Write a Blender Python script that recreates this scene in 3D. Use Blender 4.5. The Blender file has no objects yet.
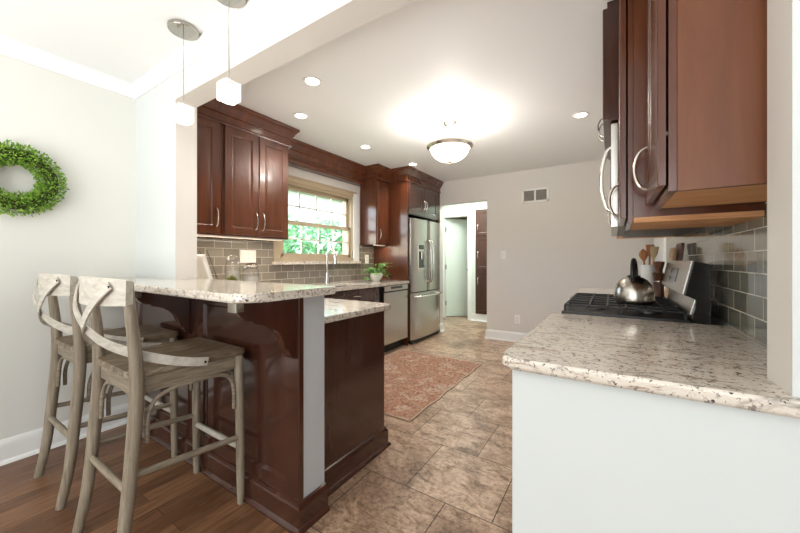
import bpy, bmesh, math, random
from mathutils import Vector, Matrix
random.seed(7)
C = bpy.context.scene.collection
PI = math.pi

# ------------------------------------------------------------------ camera, sky, large lights, exposure
YAW = math.radians(32.75)
cam_d = bpy.data.cameras.new('camera')
cam_d.lens = 329.5 * 36 / 800
cam_d.sensor_width = 36
cam_d.shift_y = -6.0 / 800
cam_d.clip_start = 0.02
cam = bpy.data.objects.new('camera', cam_d)
cam.location = (0, 0, 1.18)
cam.rotation_euler = (PI / 2, 0, YAW)
C.objects.link(cam)
bpy.context.scene.camera = cam

vs = bpy.context.scene.view_settings
vs.view_transform = 'Standard'
vs.look = 'None'
vs.gamma = 1
vs.use_curve_mapping = False
vs.exposure = 0.28

w = bpy.data.worlds.new('sky')
bpy.context.scene.world = w
w.use_nodes = True
nt = w.node_tree
bg = nt.nodes['Background']
sky = nt.nodes.new('ShaderNodeTexSky')
sky.sky_type = 'NISHITA'
sky.sun_disc = False
sky.sun_elevation = math.radians(48)
sky.sun_rotation = math.radians(200)
nt.links.new(sky.outputs[0], bg.inputs[0])
bg.inputs[1].default_value = 1.2


def area(name, loc, rot, sx, sy, power, col):
    d = bpy.data.lights.new(name, 'AREA')
    d.shape = 'RECTANGLE'
    d.size, d.size_y = sx, sy
    d.energy = power
    d.color = col
    o = bpy.data.objects.new(name, d)
    o.location = loc
    o.rotation_euler = rot
    C.objects.link(o)
    return o


# added soft fill lamps behind and beside the camera, standing in for daylight
area('fill_back', (-0.3, -2.93, 1.35), (PI / 2, 0, 0), 3.6, 2.0, 54, (0.92, 0.97, 1.0))
area('fill_side', (2.93, -1.0, 1.35), (PI / 2, 0, PI / 2), 2.6, 2.0, 18, (0.92, 0.97, 1.0))
# added upward fill lamps that brighten the ceilings
area('upward_fill_dining', (-1.3, -1.2, 0.9), (PI, 0, 0), 1.8, 1.4, 58, (1.0, 0.985, 0.96))
area('upward_fill_kitchen', (-0.95, 2.7, 1.3), (PI, 0, 0), 1.3, 2.6, 5, (1.0, 0.97, 0.93))
# added overhead fill brightening the hallway beyond the kitchen doorway
area('fill_hall', (-2.0, 5.5, 2.44), (0, 0, 0), 1.2, 0.7, 34, (0.93, 1.0, 0.95))
sd = bpy.data.lights.new('sun', 'SUN')
sd.energy = 9.0
sd.angle = 0.02
sun = bpy.data.objects.new('sun', sd)
sun.rotation_euler = (math.radians(42), 0, math.radians(62))
C.objects.link(sun)


# ------------------------------------------------------------------ helpers
def lin(c):
    return tuple(((v / 255) / 12.92 if v / 255 <= 0.04045 else ((v / 255 + 0.055) / 1.055) ** 2.4) for v in c) + (1,)


def mat(name, rgb=(200, 200, 200), rough=0.5, metal=0.0, coat=0.0, emis=None, estr=0.0, trans=0.0, spec=0.5, ior=1.45):
    m = bpy.data.materials.new(name)
    m.use_nodes = True
    b = m.node_tree.nodes['Principled BSDF']
    b.inputs['Base Color'].default_value = lin(rgb)
    b.inputs['Roughness'].default_value = rough
    b.inputs['Metallic'].default_value = metal
    b.inputs['Coat Weight'].default_value = coat
    b.inputs['Coat Roughness'].default_value = 0.12
    b.inputs['Transmission Weight'].default_value = trans
    b.inputs['Specular IOR Level'].default_value = spec
    b.inputs['IOR'].default_value = ior
    if emis:
        b.inputs['Emission Color'].default_value = lin(emis)
        b.inputs['Emission Strength'].default_value = estr
    return m


class N:
    """small node-building aid for one material"""

    def __init__(s, m):
        s.m, s.t = m, m.node_tree
        s.b = s.t.nodes['Principled BSDF']

    def n(s, typ, **kw):
        o = s.t.nodes.new(typ)
        for k, v in kw.items():
            if k.startswith('i_'):
                k2 = k[2:]
                o.inputs[int(k2) if k2.isdigit() else k2.replace('_', ' ')].default_value = v
            else:
                setattr(o, k, v)
        return o

    def l(s, a, b):
        s.t.links.new(a, b)

    def coords(s, scale=(1, 1, 1), world=False, rot=(0, 0, 0)):
        mp = s.n('ShaderNodeMapping')
        mp.inputs['Scale'].default_value = scale
        mp.inputs['Rotation'].default_value = rot
        if world:
            s.l(s.n('ShaderNodeNewGeometry').outputs['Position'], mp.inputs[0])
        else:
            s.l(s.n('ShaderNodeTexCoord').outputs['Object'], mp.inputs[0])
        return mp.outputs[0]

    def noise(s, vec, scale, detail=4, rough=0.55, dist=0.0):
        o = s.n('ShaderNodeTexNoise')
        o.inputs['Scale'].default_value = scale
        o.inputs['Detail'].default_value = detail
        o.inputs['Roughness'].default_value = rough
        o.inputs['Distortion'].default_value = dist
        s.l(vec, o.inputs['Vector'])
        return o.outputs[0]

    def ramp(s, fac, stops):
        r = s.n('ShaderNodeValToRGB')
        e = r.color_ramp.elements
        while len(e) < len(stops):
            e.new(0.5)
        for i, (p, c) in enumerate(stops):
            e[i].position = p
            e[i].color = lin(c) if len(c) == 3 else c
        s.l(fac, r.inputs[0])
        return r.outputs[0]

    def mix(s, fac, a, b, mode='MIX'):
        x = s.n('ShaderNodeMix', data_type='RGBA', blend_type=mode)
        for v, i in ((fac, 0), (a, 6), (b, 7)):
            if isinstance(v, (int, float)):
                x.inputs[i].default_value = v
            elif isinstance(v, tuple):
                x.inputs[i].default_value = lin(v) if len(v) == 3 else v
            else:
                s.l(v, x.inputs[i])
        return x.outputs[2]

    def bump(s, h, strength=0.2, dist=0.01):
        o = s.n('ShaderNodeBump')
        o.inputs['Strength'].default_value = strength
        o.inputs['Distance'].default_value = dist
        s.l(h, o.inputs['Height'])
        s.l(o.outputs[0], s.b.inputs['Normal'])

    def color(s, c):
        s.l(c, s.b.inputs['Base Color'])


def wood(name, dark, mid, light, rough=0.35, coat=0.0, scale=(14, 14, 1.2), bump=0.05):
    m = mat(name, mid, rough, coat=coat)
    q = N(m)
    v = q.coords(scale)
    a = q.noise(v, 2.2, 6, 0.6, 0.6)
    q.color(q.ramp(a, [(0.3, dark), (0.52, mid), (0.72, light)]))
    q.bump(a, bump, 0.004)
    return m


def wallpaint(name, rgb, rough=0.6):
    m = mat(name, rgb, rough, spec=0.3)
    q = N(m)
    v = q.coords((1, 1, 1), True)
    q.bump(q.noise(v, 220, 2), 0.04, 0.002)
    return m


M = {}
M['dining_paint'] = wallpaint('greige_dining_paint', (226, 226, 220))
M['white_paint'] = wallpaint('cool_white_paint', (219, 224, 223))
M['kitchen_paint'] = wallpaint('greige_kitchen_paint', (219, 214, 207))
M['ceiling_paint'] = wallpaint('ceiling_white_paint', (240, 241, 240))
M['trim_white'] = mat('white_gloss_trim', (240, 240, 238), 0.35)
M['mint'] = wallpaint('mint_hall_paint', (224, 235, 225))
M['almond'] = mat('almond_vinyl', (186, 168, 141), 0.4)
M['muntin'] = mat('white_muntin', (232, 226, 214), 0.4)
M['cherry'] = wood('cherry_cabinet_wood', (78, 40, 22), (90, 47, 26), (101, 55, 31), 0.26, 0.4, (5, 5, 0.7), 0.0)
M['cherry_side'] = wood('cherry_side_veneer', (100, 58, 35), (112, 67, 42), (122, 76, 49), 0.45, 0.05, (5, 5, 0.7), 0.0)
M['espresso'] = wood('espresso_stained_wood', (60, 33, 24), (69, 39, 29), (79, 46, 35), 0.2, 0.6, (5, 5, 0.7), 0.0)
M['raw_wood'] = wood('raw_plywood', (190, 134, 86), (214, 160, 112), (228, 182, 136), 0.6, 0, (3, 30, 30), 0.05)
M['stool'] = wood('weathered_grey_wood', (116, 104, 88), (144, 132, 114), (168, 157, 140), 0.5, 0, (34, 34, 2.5), 0.08)
M['stool_rung'] = wood('weathered_grey_rung_wood', (112, 100, 84), (140, 128, 110), (164, 152, 134), 0.5, 0, (4, 4, 40), 0.08)
M['stool_seat'] = wood('weathered_seat_wood', (84, 68, 50), (120, 103, 82), (164, 152, 134), 0.42, 0, (14, 4, 12), 0.06)
M['stool_pale'] = wood('limewashed_grey_wood', (176, 170, 156), (198, 192, 180), (214, 209, 198), 0.45, 0, (5, 16, 20), 0.0)
M['steel'] = mat('brushed_stainless', (196, 192, 186), 0.26, 1.0)
q = N(M['steel'])
q.bump(q.noise(q.coords((2, 2, 160)), 6, 3), 0.03, 0.002)
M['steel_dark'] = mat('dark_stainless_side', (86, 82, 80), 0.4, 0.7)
M['chrome'] = mat('polished_chrome', (232, 230, 226), 0.06, 1.0)
M['smoked_chrome'] = mat('mirror_nickel', (172, 166, 156), 0.05, 1.0)
M['nickel'] = mat('satin_nickel', (206, 200, 190), 0.22, 1.0)
M['black_gloss'] = mat('black_gloss_enamel', (16, 16, 17), 0.12, 0, 0.5)
M['black_satin'] = mat('black_satin_enamel', (15, 15, 15), 0.28, 0, 0.0, spec=0.4)
M['black_iron'] = mat('black_cast_iron', (26, 25, 25), 0.55)
M['black'] = mat('black_plastic', (14, 14, 14), 0.4)
M['dark_gap'] = mat('dark_recess', (22, 15, 12), 0.7)
M['white_plastic'] = mat('white_plastic', (238, 236, 230), 0.35)
M['white_ceramic'] = mat('white_ceramic', (236, 234, 228), 0.15, 0, 0.5)
M['lens'] = mat('lamp_lens', (255, 246, 232), 0.4, emis=(255, 240, 220), estr=9.0)
M['strip_lens'] = mat('strip_lens', (250, 236, 214), 0.4, emis=(255, 232, 200), estr=1.0)
M['bowl_glass'] = mat('frosted_glass_bowl', (255, 250, 240), 0.35, emis=(255, 240, 218), estr=3.2)
M['crystal_core'] = mat('lit_crystal_core', (255, 252, 245), 0.3, emis=(255, 246, 232), estr=2.2)
M['glass'] = mat('clear_glass', (255, 255, 255), 0.02, trans=1.0, ior=1.45)
M['bubble_glass'] = mat('lit_bubble_glass', (255, 255, 252), 0.12, trans=0.75, ior=1.3, emis=(255, 250, 240), estr=0.18)
M['vent_grey'] = mat('vent_shadow_grey', (120, 112, 104), 0.6)
M['soil'] = mat('dark_soil', (50, 36, 26), 0.9)
M['spoon_wood'] = wood('beech_utensil_wood', (150, 92, 52), (186, 124, 78), (204, 150, 104), 0.55, 0, (20, 20, 3), 0.05)
M['walnut'] = wood('walnut_turned_wood', (70, 40, 24), (104, 64, 40), (130, 86, 58), 0.4, 0.1, (12, 12, 4), 0.05)
M['leather_black'] = mat('black_handle_plastic', (18, 17, 17), 0.3)
M['paper'] = mat('book_paper', (240, 238, 232), 0.6)
M['siding'] = mat('pale_siding', (232, 232, 228), 0.7)
M['roof'] = mat('grey_roof_shingle', (150, 142, 138), 0.85)
M['bark'] = mat('tree_bark', (92, 78, 62), 0.9)
M['lawn'] = mat('lawn_ground', (110, 140, 84), 0.95)

# window glass: a clear pane that lets daylight straight through
m = bpy.data.materials.new('window_glass')
m.use_nodes = True
t = m.node_tree
t.nodes.clear()
out = t.nodes.new('ShaderNodeOutputMaterial')
mx = t.nodes.new('ShaderNodeMixShader')
tr = t.nodes.new('ShaderNodeBsdfTransparent')
gl = t.nodes.new('ShaderNodeBsdfGlossy')
gl.inputs['Roughness'].default_value = 0.02
mx.inputs[0].default_value = 0.06
t.links.new(tr.outputs[0], mx.inputs[1])
t.links.new(gl.outputs[0], mx.inputs[2])
t.links.new(mx.outputs[0], out.inputs[0])
M['pane'] = m


def leafmat(name, a, b, c):
    m = mat(name, b, 0.5)
    q = N(m)
    v = q.coords((1, 1, 1))
    q.color(q.ramp(q.noise(v, 60, 2), [(0.32, a), (0.5, b), (0.68, c)]))
    return m


M['boxwood'] = leafmat('boxwood_leaf', (70, 108, 28), (122, 168, 52), (186, 210, 98))
M['pothos'] = leafmat('pothos_leaf', (44, 96, 44), (92, 152, 72), (172, 200, 104))
M['moss'] = leafmat('moss_leaf', (84, 88, 30), (120, 122, 48), (150, 150, 70))
M['tree_leaf'] = leafmat('tree_leaf', (110, 164, 116), (150, 198, 146), (196, 224, 184))

# oak plank floor, planks run along Y
m = mat('dark_oak_planks', (96, 66, 46), 0.32)
q = N(m)
geo = q.n('ShaderNodeNewGeometry')
sep = q.n('ShaderNodeSeparateXYZ')
q.l(geo.outputs['Position'], sep.inputs[0])
cmb = q.n('ShaderNodeCombineXYZ')
q.l(sep.outputs[1], cmb.inputs[0])
q.l(sep.outputs[0], cmb.inputs[1])
br = q.n('ShaderNodeTexBrick', offset=0.37, squash=1.0)
br.inputs['Scale'].default_value = 1.0
br.inputs['Brick Width'].default_value = 1.1
br.inputs['Row Height'].default_value = 0.083
br.inputs['Mortar Size'].default_value = 0.0012
br.inputs['Mortar Smooth'].default_value = 0.2
br.inputs['Bias'].default_value = 0.0
br.inputs['Color1'].default_value = lin((122, 86, 62))
br.inputs['Color2'].default_value = lin((160, 120, 90))
br.inputs['Mortar'].default_value = lin((54, 36, 25))
q.l(cmb.outputs[0], br.inputs['Vector'])
g = q.noise(q.coords((34, 2.2, 1), True), 1.6, 9, 0.72, 1.4)
gr = q.ramp(g, [(0.30, (86, 76, 68)), (0.45, (190, 180, 170)), (0.56, (232, 226, 218)), (0.7, (255, 252, 248))])
q.color(q.mix(0.85, br.outputs[0], gr, 'MULTIPLY'))
q.bump(g, 0.12, 0.003)
M['oak'] = m

# stone-look floor tile, 18 inch, running bond
m = mat('slate_look_floor_tile', (158, 128, 104), 0.34)
q = N(m)
br = q.n('ShaderNodeTexBrick', offset=0.5, squash=1.0)
br.inputs['Scale'].default_value = 1.0
br.inputs['Brick Width'].default_value = 0.456
br.inputs['Row Height'].default_value = 0.4515
br.inputs['Mortar Size'].default_value = 0.0028
br.inputs['Mortar Smooth'].default_value = 0.1
br.inputs['Color1'].default_value = lin((216, 193, 172))
br.inputs['Color2'].default_value = lin((190, 163, 140))
br.inputs['Mortar'].default_value = lin((92, 72, 58))
mp = q.n('ShaderNodeMapping')
q.l(q.n('ShaderNodeNewGeometry').outputs['Position'], mp.inputs[0])
mp.inputs['Location'].default_value = (0.456 * 6 + 0.228 - 0.002, 0.4515 * 10 - 1.467 - 0.4515 * 0, 0)
TILE_MAP = mp
q.l(mp.outputs[0], br.inputs['Vector'])
pv = q.coords((1, 1, 1), True, (0, 0, 0.5))
n1 = q.noise(pv, 3.4, 12, 0.72, 1.0)
n2 = q.noise(q.coords((3.0, 7, 1), True, (0, 0, -0.5)), 2.2, 12, 0.78, 1.2)
n3 = q.noise(pv, 38, 6, 0.75)
c1 = q.ramp(n1, [(0.34, (136, 116, 100)), (0.47, (208, 196, 184)), (0.56, (255, 252, 246)), (0.70, (212, 192, 174))])
c2 = q.ramp(n2, [(0.40, (104, 86, 72)), (0.455, (208, 196, 184)), (0.52, (255, 255, 255))])
c3 = q.ramp(n3, [(0.36, (186, 176, 168)), (0.55, (255, 255, 255))])
q.color(q.mix(0.9, q.mix(0.65, q.mix(0.75, br.outputs[0], c1, 'MULTIPLY'), c2, 'MULTIPLY'), c3, 'MULTIPLY'))
inv = q.n('ShaderNodeMath', operation='SUBTRACT')
inv.inputs[0].default_value = 1.0
q.l(br.outputs['Fac'], inv.inputs[1])
q.bump(inv.outputs[0], 0.5, 0.004)
M['floor_tile'] = m


def subway(name, c1, c2, mortar, bw, rh, rough):
    m = mat(name, c1, rough, 0, 0.6)
    q = N(m)
    sep = q.n('ShaderNodeSeparateXYZ')
    q.l(q.n('ShaderNodeNewGeometry').outputs['Position'], sep.inputs[0])
    cmb = q.n('ShaderNodeCombineXYZ')
    q.l(sep.outputs[1], cmb.inputs[0])
    ad = q.n('ShaderNodeMath', operation='SUBTRACT')
    q.l(sep.outputs[2], ad.inputs[0])
    ad.inputs[1].default_value = 0.903
    q.l(ad.outputs[0], cmb.inputs[1])
    br = q.n('ShaderNodeTexBrick', offset=0.5)
    br.inputs['Scale'].default_value = 1.0
    br.inputs['Brick Width'].default_value = bw
    br.inputs['Row Height'].default_value = rh
    br.inputs['Mortar Size'].default_value = 0.0022
    br.inputs['Mortar Smooth'].default_value = 0.1
    br.inputs['Color1'].default_value = lin(c1)
    br.inputs['Color2'].default_value = lin(c2)
    br.inputs['Mortar'].default_value = lin(mortar)
    q.l(cmb.outputs[0], br.inputs['Vector'])
    q.color(br.outputs[0])
    mr = q.n('ShaderNodeMapRange')
    q.l(br.outputs['Fac'], mr.inputs[0])
    mr.inputs[3].default_value = rough
    mr.inputs[4].default_value = 0.7
    q.l(mr.outputs[0], q.b.inputs['Roughness'])
    inv = q.n('ShaderNodeMath', operation='SUBTRACT')
    inv.inputs[0].default_value = 1.0
    q.l(br.outputs['Fac'], inv.inputs[1])
    q.bump(inv.outputs[0], 0.35, 0.003)
    return m


M['tile_taupe'] = subway('taupe_glass_subway_tile', (116, 108, 97), (142, 134, 121), (200, 192, 180), 0.157, 0.0775, 0.12)
M['tile_olive'] = subway('grey_green_glass_subway_tile', (112, 112, 98), (146, 143, 128), (214, 208, 194), 0.157, 0.0775, 0.06)


def granite(name, base, warm, grey, dark, sx=1.0):
    m = mat(name, base, 0.12, 0, 0.5)
    q = N(m)
    v = q.coords((1, 1, 1), True)
    st = q.coords((4.0 * sx, 15 * sx, 12), True, (0, 0, 0.16))
    a = q.noise(st, 1.0, 10, 0.70, 1.1)
    c = q.ramp(a, [(0.30, warm), (0.43, base), (0.57, base), (0.66, grey)])
    b = q.noise(st, 2.4, 12, 0.78, 0.8)
    c = q.mix(q.ramp(b, [(0.55, (0, 0, 0, 1)), (0.63, (1, 1, 1, 1))]), c, warm)
    f = q.noise(st, 4.5, 12, 0.8, 0.4)
    c = q.mix(q.ramp(f, [(0.575, (0, 0, 0, 1)), (0.63, (1, 1, 1, 1))]), c, (88, 71, 60))
    d = q.noise(v, 85, 4, 0.65)
    c = q.mix(q.ramp(d, [(0.60, (0, 0, 0, 1)), (0.64, (1, 1, 1, 1))]), c, dark)
    e = q.noise(v, 55, 4, 0.65)
    c = q.mix(q.ramp(e, [(0.585, (0, 0, 0, 1)), (0.64, (1, 1, 1, 1))]), c, grey)
    q.color(c)
    return m


M['granite'] = granite('cream_grey_granite', (230, 221, 208), (154, 128, 104), (146, 136, 127), (62, 52, 47))

# faded oriental rug
m = mat('faded_rug_pile', (170, 130, 110), 0.95, spec=0.1)
q = N(m)
v = q.coords((1, 1, 1))
a = q.noise(v, 6, 12, 0.78, 0.6)
b = q.noise(v, 48, 6, 0.75, 0.5)
c = q.ramp(a, [(0.33, (132, 112, 98)), (0.44, (186, 160, 142)), (0.51, (176, 128, 108)), (0.56, (206, 190, 174)), (0.68, (160, 120, 102))])
c2 = q.ramp(b, [(0.38, (104, 88, 80)), (0.5, (214, 200, 188)), (0.66, (255, 245, 236))])
q.color(q.mix(0.75, c, c2, 'MULTIPLY'))
q.bump(b, 0.4, 0.004)
M['rug'] = m
M['rug_edge'] = mat('rug_binding', (196, 176, 154), 0.9)


# ------------------------------------------------------------------ geometry
def nb():
    return bmesh.new()


def box(bm, x0, x1, y0, y1, z0, z1, bev=0.0, seg=2):
    r = bmesh.ops.create_cube(bm, size=1.0)
    vs_ = r['verts']
    for v in vs_:
        v.co = Vector((x0 + (v.co.x + .5) * (x1 - x0), y0 + (v.co.y + .5) * (y1 - y0), z0 + (v.co.z + .5) * (z1 - z0)))
    if bev > 0:
        es = list({e for v in vs_ for e in v.link_edges})
        bmesh.ops.bevel(bm, geom=es, offset=bev, segments=seg, profile=0.6, affect='EDGES')
    return vs_


def tube(bm, pts, r, seg=10, cap=True, flat=1.0, closed=False):
    pts = [Vector(p) for p in pts]
    n = len(pts)
    rr = r if isinstance(r, (list, tuple)) else [r] * n
    rings = []
    ref = None
    for i, p in enumerate(pts):
        if closed:
            t = pts[(i + 1) % n] - pts[i - 1]
        else:
            t = pts[min(i + 1, n - 1)] - pts[max(i - 1, 0)]
        t.normalize()
        if ref is None:
            ref = Vector((0, 0, 1)) if abs(t.z) < 0.9 else Vector((1, 0, 0))
        u = ref - t * ref.dot(t)
        u.normalize()
        w_ = t.cross(u)
        ref = u
        rings.append([bm.verts.new(p + (u * math.cos(2 * PI * k / seg) + w_ * math.sin(2 * PI * k / seg) * flat) * rr[i]) for k in range(seg)])
    m_ = n if closed else n - 1
    for i in range(m_):
        a, b = rings[i], rings[(i + 1) % n]
        for k in range(seg):
            bm.faces.new((a[k], a[(k + 1) % seg], b[(k + 1) % seg], b[k]))
    if cap and not closed:
        bm.faces.new(rings[0][::-1])
        bm.faces.new(rings[-1])


def smooth_path(pts, n=6):
    """Catmull-Rom through the points"""
    p = [Vector(q) for q in pts]
    p = [p[0] * 2 - p[1]] + p + [p[-1] * 2 - p[-2]]
    o = []
    for i in range(1, len(p) - 2):
        for k in range(n):
            t = k / n
            a, b, c, d = p[i - 1], p[i], p[i + 1], p[i + 2]
            o.append(0.5 * ((2 * b) + (c - a) * t + (2 * a - 5 * b + 4 * c - d) * t * t + (3 * b - a - 3 * c + d) * t ** 3))
    o.append(p[-2])
    return o


def ribbon(bm, pts, width_dirs, w_, th):
    """flat strap: pts path, per-point direction of the width, width and thickness"""
    pts = [Vector(p) for p in pts]
    rings = []
    n = len(pts)
    for i, p in enumerate(pts):
        t = (pts[min(i + 1, n - 1)] - pts[max(i - 1, 0)]).normalized()
        wd = Vector(width_dirs[i])
        wd = (wd - t * wd.dot(t)).normalized()
        nn = t.cross(wd)
        a, b = wd * w_ / 2, nn * th / 2
        rings.append([bm.verts.new(p + a + b), bm.verts.new(p - a + b), bm.verts.new(p - a - b), bm.verts.new(p + a - b)])
    for i in range(n - 1):
        for k in range(4):
            bm.faces.new((rings[i][k], rings[i][(k + 1) % 4], rings[i + 1][(k + 1) % 4], rings[i + 1][k]))
    bm.faces.new(rings[0][::-1])
    bm.faces.new(rings[-1])


def lathe(bm, prof, c=(0, 0, 0), seg=28):
    cx, cy, cz = c
    rings = []
    for r, z in prof:
        if r < 1e-5:
            rings.append([bm.verts.new((cx, cy, cz + z))])
        else:
            rings.append([bm.verts.new((cx + r * math.cos(2 * PI * k / seg), cy + r * math.sin(2 * PI * k / seg), cz + z)) for k in range(seg)])
    for a, b in zip(rings, rings[1:]):
        for k in range(seg):
            k2 = (k + 1) % seg
            if len(a) == 1 and len(b) == 1:
                continue
            if len(a) == 1:
                bm.faces.new((a[0], b[k2], b[k]))
            elif len(b) == 1:
                bm.faces.new((a[k], a[k2], b[0]))
            else:
                bm.faces.new((a[k], a[k2], b[k2], b[k]))


def prism(bm, poly, axis, a0, a1, bev=0.0):
    """extrude a 2D polygon along an axis; poly in the two other axes in xyz order"""
    def P(u, v, a):
        return {'x': (a, u, v), 'y': (u, a, v), 'z': (u, v, a)}[axis]
    A = [bm.verts.new(P(u, v, a0)) for u, v in poly]
    B = [bm.verts.new(P(u, v, a1)) for u, v in poly]
    n = len(poly)
    f1 = bm.faces.new(A[::-1])
    f2 = bm.faces.new(B)
    for i in range(n):
        bm.faces.new((A[i], A[(i + 1) % n], B[(i + 1) % n], B[i]))
    if bev > 0:
        es = list(f1.edges) + list(f2.edges)
        bmesh.ops.bevel(bm, geom=es, offset=bev, segments=3, profile=0.5, affect='EDGES')


def rounded(poly_r, n=6):
    """polygon with per-corner radius: [(x,y,r)]"""
    o = []
    m_ = len(poly_r)
    for i in range(m_):
        p = Vector(poly_r[i][:2])
        r = poly_r[i][2]
        if r <= 0:
            o.append((p.x, p.y))
            continue
        a = (Vector(poly_r[i - 1][:2]) - p).normalized()
        b = (Vector(poly_r[(i + 1) % m_][:2]) - p).normalized()
        for k in range(n + 1):
            t = k / n
            q_ = (p + a * r) * (1 - t) ** 2 + p * 2 * t * (1 - t) + (p + b * r) * t * t
            o.append((q_.x, q_.y))
    return o


def mold(bm, path, prof, closed=False):
    """sweep profile (out, z) along an XY path with mitred corners; out is to the right of the travel direction"""
    P = [Vector(p) for p in path]
    n = len(P)
    rings = []
    for i in range(n):
        d1 = (P[i] - P[i - 1]).normalized() if i > 0 else None
        d2 = (P[i + 1] - P[i]).normalized() if i < n - 1 else None
        d1 = d1 or d2
        d2 = d2 or d1
        n1, n2 = Vector((d1.y, -d1.x)), Vector((d2.y, -d2.x))
        mm = (n1 + n2) / (1 + n1.dot(n2))
        rings.append([bm.verts.new((P[i].x + mm.x * o_, P[i].y + mm.y * o_, z)) for o_, z in prof])
    k_ = len(prof)
    for a, b in zip(rings, rings[1:]):
        for k in range(k_):
            bm.faces.new((a[k], a[(k + 1) % k_], b[(k + 1) % k_], b[k]))
    bm.faces.new(rings[0][::-1])
    bm.faces.new(rings[-1])


def panel(bm, o, U, V, Nn, w_, h, rings, back=0.0):
    """a panelled board: rings = [(inset, depth)] from the outer edge inwards"""
    o, U, V, Nn = Vector(o), Vector(U), Vector(V), Vector(Nn)
    R = []
    for ins, d in [(0, back)] + list(rings):
        R.append([bm.verts.new(o + U * u + V * v + Nn * d) for u, v in ((ins, ins), (w_ - ins, ins), (w_ - ins, h - ins), (ins, h - ins))])
    for a, b in zip(R, R[1:]):
        for k in range(4):
            bm.faces.new((a[k], a[(k + 1) % 4], b[(k + 1) % 4], b[k]))
    bm.faces.new(R[0][::-1])
    bm.faces.new(R[-1])


def leaf(bm, p, d, up, L, W, fold=0.25):
    d = d.normalized()
    s = d.cross(up)
    if s.length < 1e-4:
        s = d.cross(Vector((1, 0.3, 0)))
    s.normalize()
    nn = s.cross(d)
    a = bm.verts.new(p)
    b = bm.verts.new(p + d * L * .5 + s * W * .5 + nn * W * fold)
    c = bm.verts.new(p + d * L - nn * L * 0.1)
    e = bm.verts.new(p + d * L * .5 - s * W * .5 + nn * W * fold)
    mid = bm.verts.new(p + d * L * .5)
    bm.faces.new((a, b, mid))
    bm.faces.new((b, c, mid))
    bm.faces.new((mid, c, e))
    bm.faces.new((a, mid, e))


def wloc(o):
    v = Vector((0, 0, 0))
    while o is not None:
        v = v + Vector(o.location)
        o = o.parent
    return v


def link(name, bm, m, parent=None, smooth=True, origin=None):
    bmesh.ops.recalc_face_normals(bm, faces=bm.faces)
    if parent is not None:
        off = wloc(parent)
    elif origin is not None:
        off = Vector(origin)
    else:
        off = Vector((0, 0, 0))
    bmesh.ops.translate(bm, verts=bm.verts, vec=-off)
    me = bpy.data.meshes.new(name)
    bm.to_mesh(me)
    bm.free()
    for mm in (m if isinstance(m, list) else [m]):
        me.materials.append(mm)
    if smooth:
        me.polygons.foreach_set('use_smooth', [True] * len(me.polygons))
        me.set_sharp_from_angle(angle=math.radians(38))
    o = bpy.data.objects.new(name, me)
    C.objects.link(o)
    if parent is not None:
        o.parent = parent
    else:
        o.location = off
    if smooth:
        wm = o.modifiers.new('weighted_normals', 'WEIGHTED_NORMAL')
        wm.keep_sharp = True
        wm.weight = 80
    return o


def thing(name, label, cat, loc=(0, 0, 0), group=None):
    o = bpy.data.objects.new(name, None)
    o.empty_display_size = 0.1
    C.objects.link(o)
    o.location = loc
    o['label'] = label
    o['category'] = cat
    if group:
        o['group'] = group
    return o


def tag(o, label, cat, group=None, kind=None):
    o['label'] = label
    o['category'] = cat
    if group:
        o['group'] = group
    if kind:
        o['kind'] = kind
    return o


def struct(name, bm, m, label, cat, parent=None, smooth=True):
    o = link(name, bm, m, parent, smooth)
    if parent is None:
        o['kind'] = 'structure'
        o['label'] = label
        o['category'] = cat
    return o


def sthing(name, label, cat, loc):
    o = thing(name, label, cat, loc)
    o['kind'] = 'structure'
    return o


def pbox(name, m, parent, *a, **k):
    bm = nb()
    box(bm, *a, **k)
    return link(name, bm, m, parent)


# ------------------------------------------------------------------ dimensions of the place
XW = -2.98      # left (window) wall
XR = 0.43       # right tiled wall of the kitchen
YF = 4.93       # far wall of the kitchen
YD, YD2 = 1.0, 1.13   # divider between dining room and kitchen
ZC = 2.47       # ceiling
ZH = 2.215      # underside of the header beam
WY0, WY1, WZ0, WZ1 = 2.25, 3.44, 1.20, 2.05    # window opening

# floors
bm = nb(); box(bm, -3.2, 3.2, -3.2, 0.99, -0.1, 0.0)
struct('floor', bm, M['oak'], 'dark brown oak plank floor of the dining room', 'floor')
bm = nb(); box(bm, -3.4, 0.6, 0.99, 9.2, -0.1, 0.0)
struct('floor', bm, M['floor_tile'], 'brown stone-look tile floor of the kitchen', 'floor')
bm = nb(); box(bm, -3.4, 3.2, -3.2, 9.2, ZC, ZC + 0.1)
struct('ceiling', bm, M['ceiling_paint'], 'smooth white ceiling over dining room and kitchen', 'ceiling')

# left wall with window opening; dining part and kitchen part in their own paints
bm = nb(); box(bm, XW - 0.16, XW, -3.2, YD, 0, ZC)
struct('wall_left', bm, M['dining_paint'], 'plain greige dining room wall behind the green wreath', 'wall')
bm = nb()
box(bm, XW - 0.16, XW, YD, WY0, 0, ZC)
box(bm, XW - 0.16, XW, WY1, YF, 0, ZC)
box(bm, XW - 0.16, XW, WY0, WY1, 0, WZ0)
box(bm, XW - 0.16, XW, WY0, WY1, WZ1, ZC)
struct('wall_window', bm, M['kitchen_paint'], 'kitchen wall holding the window above the sink', 'wall')

# divider: stub at left, header beam, right post and both half walls
def two_tone(name, boxes, label, cat):
    bm = nb()
    for b in boxes:
        box(bm, *b)
    bm.normal_update()
    for f in bm.faces:
        f.material_index = 0 if f.normal.y < -0.5 else 1
    return struct(name, bm, [M['white_paint'], M['kitchen_paint']], label, cat)

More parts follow.
